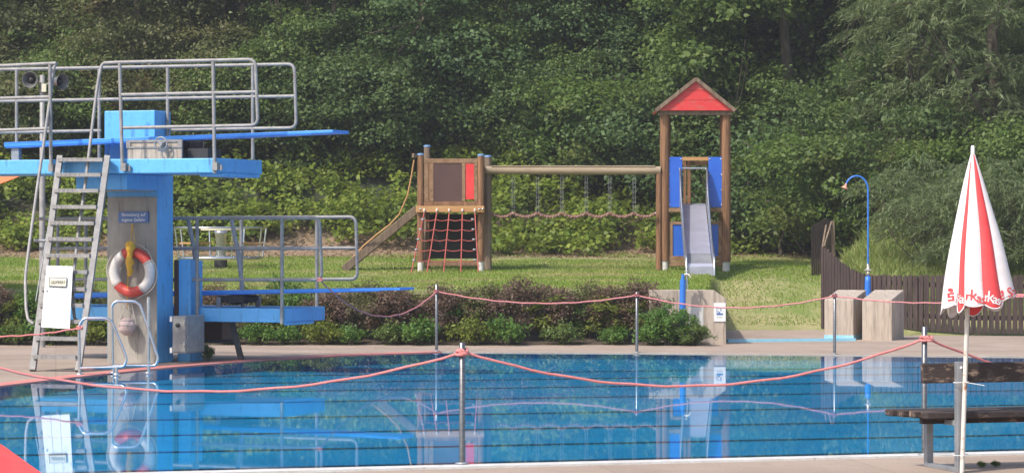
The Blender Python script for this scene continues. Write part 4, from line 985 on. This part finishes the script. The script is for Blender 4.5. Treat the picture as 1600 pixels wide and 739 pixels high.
def unit(n):
    d = rng.normal(size=(n,3)); return d/np.linalg.norm(d, axis=1, keepdims=True)
def clumps(cc, rr, twigs, per, L, asp, spread=.16, up=.55, flat=.55, droop=0):
    out = []
    for c, r in zip(cc, rr):
        n = max(3, int(twigs*r*r)); d = unit(n); d[:,2] = np.where(d[:,2] < -.15, -d[:,2]*.8, d[:,2])
        tp = c + d*r*(.62+.42*rng.random((n,1)))*np.array([1,1,.72])
        k = per; p = np.repeat(tp, k, 0); dd = np.repeat(d, k, 0)
        off = rng.normal(size=(n*k,3))*spread*np.array([1,1,flat]); off[:,2] -= droop*np.abs(rng.normal(size=n*k))
        nn = dd*.55 + np.array([0,0,up]) + rng.normal(size=(n*k,3))*.42
        out.append(leafquads(p+off, nn, L*(.6+.7*rng.random(n*k)), asp))
    return np.concatenate(out)
def crown_centres(n, rad, zc, rmin, rmax, seed, low=-1):
    cc, rr = [], []
    r_ = np.random.default_rng(seed)
    while len(cc) < n:
        d = r_.normal(size=3); d /= np.linalg.norm(d); s = r_.uniform(.35, 1.0)**.6
        bump = 1 + .22*math.sin(3*math.atan2(d[1], d[0])+seed) * math.cos(4*d[2]+seed*2)
        p = np.array([d[0]*rad[0], d[1]*rad[1], d[2]*rad[2]])*s*bump
        if p[2] < low*rad[2]: continue
        cc.append(p+np.array([0,0,zc])); rr.append(r_.uniform(rmin, rmax))
    return cc, rr
def wood(cc, h, r0, seed, nl=9, bend_=.25):
    m = MB(); r_ = random.Random(seed); base = Vector((0,0,-.6))
    pts = [Vector((r_.uniform(-bend_,bend_)*t, r_.uniform(-bend_,bend_)*t, -.6+(h+.6)*t)) for t in (0,.2,.4,.6,.8,1)]
    m.tube(pts, [r0*1.3, r0, r0*.85, r0*.65, r0*.45, r0*.15], 8)
    for c in r_.sample(list(cc), min(nl, len(cc))):
        c = Vector(c); k = r_.randint(1, 4); s = pts[k]
        mid = s.lerp(c, .5)+Vector((r_.uniform(-.3,.3), r_.uniform(-.3,.3), -.25)); m.tube([s, mid, c], [r0*.38, r0*.25, r0*.06], 5)
        for _ in range(2):
            e = c+Vector((r_.uniform(-.8,.8), r_.uniform(-.8,.8), r_.uniform(.1,.7))); m.tube([mid, mid.lerp(e,.6), e], [r0*.16, r0*.09, .01], 4)
    return m
protos = {}
def make_tree(key, rad, zc, n, rmin, rmax, h, r0, seed, L=.12, asp=.62, twigs=16, per=28, **k):
    cc, rr = crown_centres(n, rad, zc, rmin, rmax, seed)
    me = quadmesh('crown', clumps(cc, rr, twigs, per, L, asp, **k)); me.materials.append(M['leaf_mid'])
    w = wood(cc, h, r0, seed); t = w.build('trunk', M['bark']); tm = t.data; bpy.data.objects.remove(t)
    protos[key] = (me, tm)
def place_tree(key, name, px, d, sc, rz, matk, label, cat='tree', group=None, zoff=0, sz=None):
    x = X(px, d); o = thing(name, Vector((x, d, terrain(x, d)+zoff)), label, cat, group)
    o.rotation_euler = (0,0,rz); o.scale = (sc, sc, sz or sc)
    for nm, me in zip(('crown','trunk'), protos[key]):
        c = bpy.data.objects.new(nm, me); COL.objects.link(c); c.parent = o
        if nm == 'crown': c.material_slots[0].link = 'OBJECT'; c.material_slots[0].material = M[matk]
    return o
make_tree('broadA', (2.6,2.2,3.7), 4.6, 50, .65, 1.4, 7.2, .16, 11, L=.095, twigs=24, per=34)
make_tree('broadB', (2.8,2.2,3.5), 4.4, 48, .65, 1.5, 7.0, .17, 22, L=.105, asp=.66, twigs=22, per=32)
make_tree('broadC', (2.5,2.1,4.0), 4.9, 54, .6, 1.3, 7.8, .15, 33, L=.085, asp=.5, twigs=28, per=36)
make_tree('alder', (3.0,2.3,3.9), 4.5, 56, .65, 1.4, 7.6, .18, 44, L=.115, asp=.78, twigs=24, per=28)
make_tree('bush', (1.5,1.1,1.05), .95, 24, .4, .75, 1.4, .05, 55, L=.085, asp=.6, twigs=34, per=30)
# willow: narrow leaves along drooping shoots
def willow_mesh(seed, rad, zc, n):
    cc, rr = crown_centres(n, rad, zc, .5, .9, seed); C, Nn, Dd = [], [], []
    for c, r in zip(cc, rr):
        k = int(40*r*r)+8; d = unit(k); d[:,2] = np.abs(d[:,2])*.7
        for j in range(k):
            s = c + d[j]*r*.55; L = rng.uniform(.35,.7); tt = np.linspace(0,1,15)[:,None]
            dirh = d[j]*np.array([1,1,.55]); P = s + dirh*L*tt + np.array([0,0,-.55])*L*tt**2
            tan = dirh + np.array([0,0,-1.1])*tt; tan /= np.linalg.norm(tan, axis=1, keepdims=True)
            sd_ = np.cross(tan, unit(15)); C.append(P+sd_*.03); Dd.append(tan+sd_*.5); Nn.append(rng.normal(size=(15,3))+np.array([0,0,.6]))
    C, Nn, Dd = map(np.concatenate, (C, Nn, Dd))
    me = quadmesh('crown', leafquads(C, Nn, .125*(.7+.6*rng.random(len(C))), .2, Dd, 0)); me.materials.append(M['leaf_willow'])
    w = wood(cc, zc+(2 if zc > 2 else -.3), .14 if zc > 2 else .05, seed); t = w.build('trunk', M['bark']); tm = t.data; bpy.data.objects.remove(t); return me, tm
protos['willow'] = willow_mesh(5, (2.3,1.8,3.2), 3.9, 95)
protos['willowlow'] = willow_mesh(6, (1.7,1.2,1.2), 1.3, 40)
G1 = 'trees forming the wood behind the playground'
trees = [ # key, px, d, scale, rz, material, label
 ('broadB', -110, 70.5, 1.0, .3, 'leaf_olive', 'olive tree at the left edge of the wood behind the loudspeakers'),
 ('broadC', 60, 73.0, .92, 1.3, 'leaf_olive', 'olive-brown tree directly behind the pair of loudspeakers'),
 ('broadA', 215, 71.5, 1.0, 2.1, 'leaf_olive', 'yellowing olive tree behind the upper platform railing'),
 ('broadC', 372, 72.0, 1.05, .4, 'leaf_olive', 'grey-olive fine-leaved tree above the rounded ends of the high railing'),
 ('broadA', 520, 70.0, 1.0, 4.0, 'leaf_dark', 'dark green tree behind the tip of the high springboard'),
 ('broadB', 660, 69.8, 1.05, 5.2, 'leaf_blue', 'cool dark green tree directly above the climbing house'),
 ('broadC', 800, 70.5, 1.05, .9, 'leaf_mid', 'fresh green tree above the left half of the rope bridge beam'),
 ('broadA', 925, 70.0, 1.05, 3.1, 'leaf_blue', 'blue-green tree above the right half of the rope bridge beam'),
 ('broadB', 1065, 70.5, 1.08, 2.2, 'leaf_mid', 'mid green tree rising behind the red roof of the slide tower'),
 ('alder', 1225, 66.5, 1.05, 1.0, 'leaf_mid', 'large round-leaved alder between the slide tower and the blue shower pipe'),
 ('alder', 1390, 69.5, 1.1, 4.4, 'leaf_dark', 'dark round-leaved tree behind the curve of the blue shower pipe'),
 ('willow', 1560, 60.0, 1.18, .5, 'leaf_willow', 'pale willow with narrow drooping leaves behind the striped parasol'),
 ('willow', 1452, 62.0, .80, 2.5, 'leaf_willow', 'smaller willow hanging low between the blue shower pipe and the parasol'),
 ('broadA', 1720, 64.0, 1.0, .5, 'leaf_dark', 'dark tree at the far right edge of the picture'),
]
for k_, px, d, s_, rz, mk, lab in trees: place_tree(k_, 'willow_tree' if 'willow' in k_ else ('alder_tree' if k_ == 'alder' else 'broadleaf_tree'), px, d-.6, s_*1.05, rz, mk, lab, 'tree', G1, -1.9 if 'broad' in k_ or k_ == 'alder' else -.3)
back = ['top left corner', 'left of the high railing top', 'above the high railing', 'right of the high railing', 'above the end of the springboard', 'above the climbing house', 'above the rope bridge', 'left of the red roof peak', 'right of the red roof peak', 'above the alder', 'above the shower pipe', 'top right behind the willow']
for i, lab in enumerate(back):
    place_tree(('broadB','broadA','broadC')[i%3], 'broadleaf_tree', -40+i*150+(i*37)%50, 74.5+(i*13)%3, 1.15, i*1.9, ('leaf_dark','leaf_olive','leaf_olive','leaf_mid','leaf_mid','leaf_dark','leaf_mid','leaf_blue','leaf_mid','leaf_dark','leaf_mid','leaf_olive')[i], 'rear row tree on the slope, crown %s' % lab, 'tree', G1, -2.2)
make_tree('bigbush', (2.1,1.5,1.9), 1.5, 44, .5, 1.05, 2.4, .09, 66, L=.09, asp=.62, twigs=28, per=32)
G3 = 'tall shrubs in front of the wood'
for i, (px, mk, lab) in enumerate(((-60,'leaf_olive','tall olive shrub at the far left behind the high platform'),(75,'leaf_mid','tall green shrub behind the loudspeaker pole'),(185,'leaf_olive','tall olive shrub left of the blue counterweight block'),(300,'leaf_olive','tall olive shrub right of the blue counterweight block'),(430,'leaf_mid','tall green shrub behind the rounded end of the high railing'),(545,'leaf_dark','tall dark shrub right of the high springboard tip'),(665,'leaf_blue','tall cool green shrub over the left post caps of the climbing house'),(790,'leaf_mid','tall green shrub over the left end of the timber beam'),(905,'leaf_dark','tall dark shrub over the middle of the timber beam'),(1010,'leaf_blue','tall blue-green shrub left of the slide tower posts'),(1090,'leaf_dark','tall dark shrub framed by the slide tower posts'),(1195,'leaf_mid','tall green shrub right of the slide tower'),(1300,'leaf_mid','tall green shrub left of the shower pipe curve'),(1400,'leaf_dark','tall dark shrub right of the shower pipe curve'),(1500,'leaf_olive','tall olive shrub left of the parasol top'))):
    place_tree('bigbush', 'tall_shrub', px, 68.9-(i%3)*.4-(3.2 if px > 1150 else 0)-(3 if px > 1380 else 0), 1.05, i*1.7, mk, lab, 'shrub', G3, -.3)
G2 = 'bushes along the foot of the wood'
bushes = [(10,67.2,1.1,'leaf_olive','olive bush behind the lowest bars of the left high railing'),(120,67.6,1.0,'leaf_bright','bright bush seen through the tower steps'),(228,68.2,.9,'leaf_rust','rust-tinted bush behind the blue block on the tower'),
 (318,67.8,1.0,'leaf_mid','green bush just right of the blue block on the tower'),(440,67.6,1.0,'leaf_dark','dark bush under the tip of the high springboard'),(560,68,1.1,'leaf_dark','dark bush on the bank left of the climbing house'),
 (700,68,1.1,'leaf_blue','cool green bush just behind the climbing house roof line'),(835,67.6,1.1,'leaf_mid','green bush behind the left part of the rope bridge'),(905,66.4,1.15,'leaf_bright','bright bush behind the middle of the rope bridge'),(985,65.6,1.25,'leaf_blue','dense cool green bush at the right end of the rope bridge'),
 (1070,65.6,1.1,'leaf_dark','dark bush seen through the slide tower opening'),(1165,63.2,1.2,'leaf_blue','leafy bush right of the slide tower foot'),(1225,61.8,1.0,'leaf_mid','low bush at the lawn edge left of the dark fence end'),
 (1310,60.5,1.15,'leaf_bright','bright bush behind the broken fence section'),(1400,59.6,1.05,'leaf_dark','dark bush behind the shower pipe above the tall grass'),(1500,57.5,.85,'leaf_bright','bright bush under the willow above the picket fence'),(1610,57.5,1.0,'leaf_mid','green bush right of the parasol above the fence')]
for i, (px, d, s_, mk, lab) in enumerate(bushes): place_tree('bush', 'bush', px, d, s_*1.15, i*2.3, mk, lab, 'bush', G2)
# bramble bank
for px, d, s_, lab in ((1450,53.5,.72,'low willow bush right of the shower pipe above the fence'),(1535,52.2,.75,'low willow bush directly behind the striped parasol'),(1615,52.6,.8,'low willow bush right of the parasol at the picture edge')): place_tree('willowlow', 'willow_bush', px, d, s_, px*.1, 'leaf_willow', lab, 'bush', 'low willow bushes', .1)
def surface_clumps(xr, yr, n, r0, r1, hmin, hmax):
    cc, rr = [], []
    for _ in range(n):
        x, y = rng.uniform(*xr), rng.uniform(*yr); r_ = rng.uniform(r0, r1)
        if X(1290, y) < x and y < 60: continue
        hh = hmin + (hmax-hmin)*max(0, .5+noise.noise(Vector((x*.7, y*.7, 3))))
        cc.append(np.array([x, y, terrain(x, y)+hh])); rr.append(r_)
    return cc, rr
cc, rr = surface_clumps((-16, 9.5), (63.3, 68.8), 470, .3, .6, .05, .6); c3, r3 = surface_clumps((-13, -1), (63.0, 65.5), 90, .3, .5, .0, .3); cc += c3; rr += r3; c2, r2 = surface_clumps((-1.5, 6.3), (62.0, 64.2), 80, .25, .5, .0, .35); cc += c2; rr += r2
me = quadmesh('bramble_thicket', clumps(cc, rr, 42, 16, .12, .8, spread=.15, up=.7)); me.materials.append(M['leaf_bramble'])
o = bpy.data.objects.new('bramble_thicket', me); COL.objects.link(o); tag(o, 'yellow-green bramble thicket covering the bank behind the playground', 'brambles', kind='stuff')
cc, rr = surface_clumps((-14, 16), (69, 84), 420, .5, .9, .1, .8)
me = quadmesh('undergrowth', clumps(cc, rr, 10, 16, .16, .7, spread=.22)); me.materials.append(M['leaf_dark'])
o = bpy.data.objects.new('undergrowth', me); COL.objects.link(o); tag(o, 'dark undergrowth on the slope between the tree trunks', 'undergrowth', kind='stuff')
# grass
def blades(name, pts, h, w, mk, label, lean=.5):
    N = len(pts); a = rng.random(N)*2*np.pi; t = np.stack([np.cos(a), np.sin(a), np.zeros(N)], 1); b = np.stack([-np.sin(a), np.cos(a), np.zeros(N)], 1)
    hh = (h*(.5+.8*rng.random(N)))[:,None]; ww = w*(.7+.6*rng.random(N))[:,None]; up_ = np.array([0,0,1.])
    tip = pts+up_*hh+b*hh*lean*rng.normal(size=(N,1)); v = np.stack([pts-t*ww/2, pts+t*ww/2, (pts+tip)/2+t*ww*.35+up_*hh*.08, tip], 1).reshape(-1,3)
    me = quadmesh(name, v); me.materials.append(M[mk]); o = bpy.data.objects.new(name, me); COL.objects.link(o); tag(o, label, 'grass', kind='stuff'); return o
def scatter(n, xr, yr, cond=None):
    x = rng.uniform(*xr, n); y = rng.uniform(*yr, n); P = []
    for a, b in zip(x, y):
        if cond and not cond(a, b): continue
        P.append((a, b, terrain(a, b)))
    return np.array(P)
def lawn_ok(x, y):
    if x > .0735*y-.1 and y < 50.9: return False
    if x > 5.4+(y-50.3)*.13: return False
    if y > 60 and noise.noise(Vector((x*.6, y*.6, 0))) > .15-(y-60)*.15: return False
    if noise.noise(Vector((x*.9+7, y*.9, 2))) > .36 and rng.random() < .7: return False
    return True
blades('grass', scatter(170000, (-11, 6.2), (45.9, 63), lawn_ok), .036, .016, 'grass', 'mown lawn grass around the playground')
blades('tall_grass', scatter(26000, (5.3, 11.5), (49.5, 58.5), lambda x, y: x > 5.65+(y-50)*.13), .22, .014, 'tallgrass', 'tall pale grass on the slope behind the picket fence', .45)
cc, rr = surface_clumps((-14, 7), (61.8, 64.2), 1, .1, .2, 0, 0)
P = scatter(9000, (-14, 6.5), (60.8, 64.6)); me = quadmesh('dry_litter', leafquads(P+np.array([0,0,.015]), rng.normal(size=(len(P),3))*.35+np.array([0,0,1]), .07*(.6+.8*rng.random(len(P))), .4)); me.materials.append(M['litter'])
o = bpy.data.objects.new('dry_litter', me); COL.objects.link(o); tag(o, 'dry leaves and cuttings along the foot of the bank', 'leaf litter', kind='stuff')
# hedge shrubs behind the far deck
def make_shrub(key, rad, zc, n, rmin, rmax, seed, L, asp, twigs, per, mk, stems=14, h=.7):
    cc, rr = crown_centres(n, rad, zc, rmin, rmax, seed, -.8); me = quadmesh('foliage', clumps(cc, rr, twigs, per, L, asp, spread=.05, up=.35, flat=.9)); me.materials.append(M[mk])
    m = MB(); r_ = random.Random(seed)
    for _ in range(stems):
        a = r_.uniform(0, 6.28); e = Vector((math.cos(a)*rad[0]*r_.uniform(.2,.9), math.sin(a)*rad[1]*.7, h*r_.uniform(.7,1.15))); m.tube([Vector((e.x*.2,e.y*.2,-.05)), e*.5+Vector((0,0,.05)), e], [.012,.008,.003], 4)
    t = m.build('stems', M['bark']); tm = t.data; bpy.data.objects.remove(t); protos[key] = (me, tm)
make_shrub('barberry', (.5,.42,.36), .48, 46, .12, .2, 3, .05, .6, 380, 12, 'leaf_purple')
make_shrub('barberry2', (.46,.42,.40), .5, 42, .1, .22, 9, .045, .6, 380, 12, 'leaf_purple', h=.85)
make_shrub('lowshrub', (.42,.30,.16), .2, 26, .1, .17, 4, .075, .5, 260, 10, 'leaf_hedge', h=.35)
make_shrub('tallshrub', (.32,.3,.5), .55, 30, .1, .2, 8, .085, .4, 200, 11, 'leaf_lime', h=1.0)
make_shrub('conifer', (.6,.45,.42), .42, 44, .12, .24, 6, .09, .35, 240, 12, 'leaf_hedge', h=.7)
def place_shrub(key, name, px, d, s_, rz, mk, label, cat, group, sz=None):
    x = X(px, d); o = thing(name, Vector((x, d, max(0, terrain(x, d)))), label, cat, group); o.rotation_euler = (0,0,rz); o.scale = (s_, s_, sz or s_)
    for nm, me in zip(('foliage','stems'), protos[key]):
        c = bpy.data.objects.new(nm, me); COL.objects.link(c); c.parent = o
        if nm == 'foliage' and mk: c.material_slots[0].link = 'OBJECT'; c.material_slots[0].material = M[mk]
ordn = ['first','second','third','fourth','fifth','sixth','seventh','eighth','ninth','tenth','eleventh','twelfth','thirteenth','fourteenth','fifteenth','sixteenth','seventeenth','eighteenth']
pur = [-60,0,60,130,215,330,395,450,510,570,628,700,750,815,870,915,960,1003]
for i, px in enumerate(pur):
    olive = i in (0, 2, 7, 12)
    place_shrub(('barberry','barberry2')[i%2], 'barberry_shrub', px+rng.uniform(-8,8), 44.55+rng.uniform(-.15,.25), rng.uniform(.82,.93), i*1.3, 'leaf_hedge' if i in (2, 7) else ('leaf_mixed' if i%3 == 0 else 'leaf_purple'), '%s hedge shrub from the left behind the far pool edge, %s' % (ordn[i], 'green-leaved' if i in (2, 7) else ('bronze and green' if i%3 == 0 else 'purple-leaved')), 'shrub', 'shrubs of the hedge behind the far deck')
for i, px in enumerate((20,150,300,415,490,600,655,725,790,845,905,960,1015)):
    place_shrub('tallshrub', 'lime_shrub', px+rng.uniform(-8,8), 44.6+rng.uniform(-.15,.25), rng.uniform(.8,1.05), i*2.1, ('leaf_lime','leaf_hedge')[i%3 == 1], '%s light green upright shrub from the left behind the purple hedge' % ordn[i], 'shrub', 'lime green shrubs behind the purple hedge', .62)
for i, px in enumerate((-30,25,90,145,345,400,455,505,555,610,660,735,790,880,965,1010)):
    place_shrub('lowshrub', 'low_shrub', px+rng.uniform(-8,8), 43.95+rng.uniform(-.08,.12), rng.uniform(.6,1.1), i*1.7, ('leaf_hedge','leaf_mid','leaf_hedge','leaf_lime')[i%4 if i%5 else 0], '%s low green plant from the left at the foot of the purple hedge' % ordn[i], 'plant', 'low green plants in front of the hedge')
place_shrub('conifer', 'spreading_shrub', 1046, 43.85, .66, .4, 'leaf_hedge', 'dense dark green shrub spreading in front of the concrete wall', 'shrub', None)
place_shrub('conifer', 'spreading_shrub', 1084, 43.75, .5, 2.4, 'leaf_mid', 'low flat green shrub at the foot of the concrete wall right of the blue standpipe', 'shrub', None, .40)
place_shrub('lowshrub', 'weed', 325, 38.6, .25, 1, 'leaf_dark', 'small dark leafy weed on the deck below the switch cabinet', 'plant', None, .5)
place_shrub('lowshrub', 'weed', 1534, 21.3, .10, 1, 'leaf_bright', 'tiny bright weed in the paving left of the other weed under the bench', 'plant', None)
place_shrub('lowshrub', 'weed', 1556, 21.35, .10, 2, 'leaf_bright', 'tiny bright weed in the paving right of the other weed under the bench', 'plant', None)

# ------------------------------------------------------------------ camera, light, render
cam = bpy.data.cameras.new('camera'); co = bpy.data.objects.new('camera', cam); COL.objects.link(co)
co.location = (0, 0, H); co.rotation_euler = (R(90), 0, 0); cam.sensor_width = 36; cam.lens = 36*FOC/1600; cam.shift_y = -9.5/1600; cam.clip_end = 1500
S.camera = co
az, el = R(-134), R(48)          # compass bearing of the sun seen from the scene: left and behind the camera
sdir = Vector((math.sin(az)*math.cos(el), math.cos(az)*math.cos(el), math.sin(el)))
su = bpy.data.lights.new('sun', 'SUN'); su.energy = 3.2; su.angle = R(2.5); su.color = (1,.94,.85)
so2 = bpy.data.objects.new('sun', su); COL.objects.link(so2); so2.rotation_euler = sdir.to_track_quat('Z','Y').to_euler()
w = bpy.data.worlds.new('World'); S.world = w; w.use_nodes = True; nt = w.node_tree; bg = nt.nodes['Background']
sk = nt.nodes.new('ShaderNodeTexSky'); sk.sky_type = 'NISHITA'; sk.sun_disc = False; sk.sun_elevation = el; sk.sun_rotation = az % (2*math.pi); sk.dust_density = 2.5
nt.links.new(sk.outputs[0], bg.inputs[0]); bg.inputs[1].default_value = .15
S.render.engine = 'CYCLES'
S.view_settings.view_transform = 'Standard'; S.view_settings.look = 'None'; S.view_settings.gamma = 1; S.view_settings.exposure = .62

# HAZE: one closed box of thin even air round the whole scene
m = MB(); m.box(-160, 160, -70, 170, -2.3, 62); hz = m.build('haze', None); hz.data.materials.clear()
hm = NT('haze_air'); pv = hm.n('ShaderNodeVolumePrincipled'); pv.inputs['Density'].default_value = .0007; pv.inputs['Color'].default_value = (.93,.95,1,1); pv.inputs['Anisotropy'].default_value = .2
hm.l(pv.outputs[0], hm.out.inputs['Volume']); hz.data.materials.append(hm.m); tag(hz, 'thin pale haze in the air', 'haze', kind='stuff')
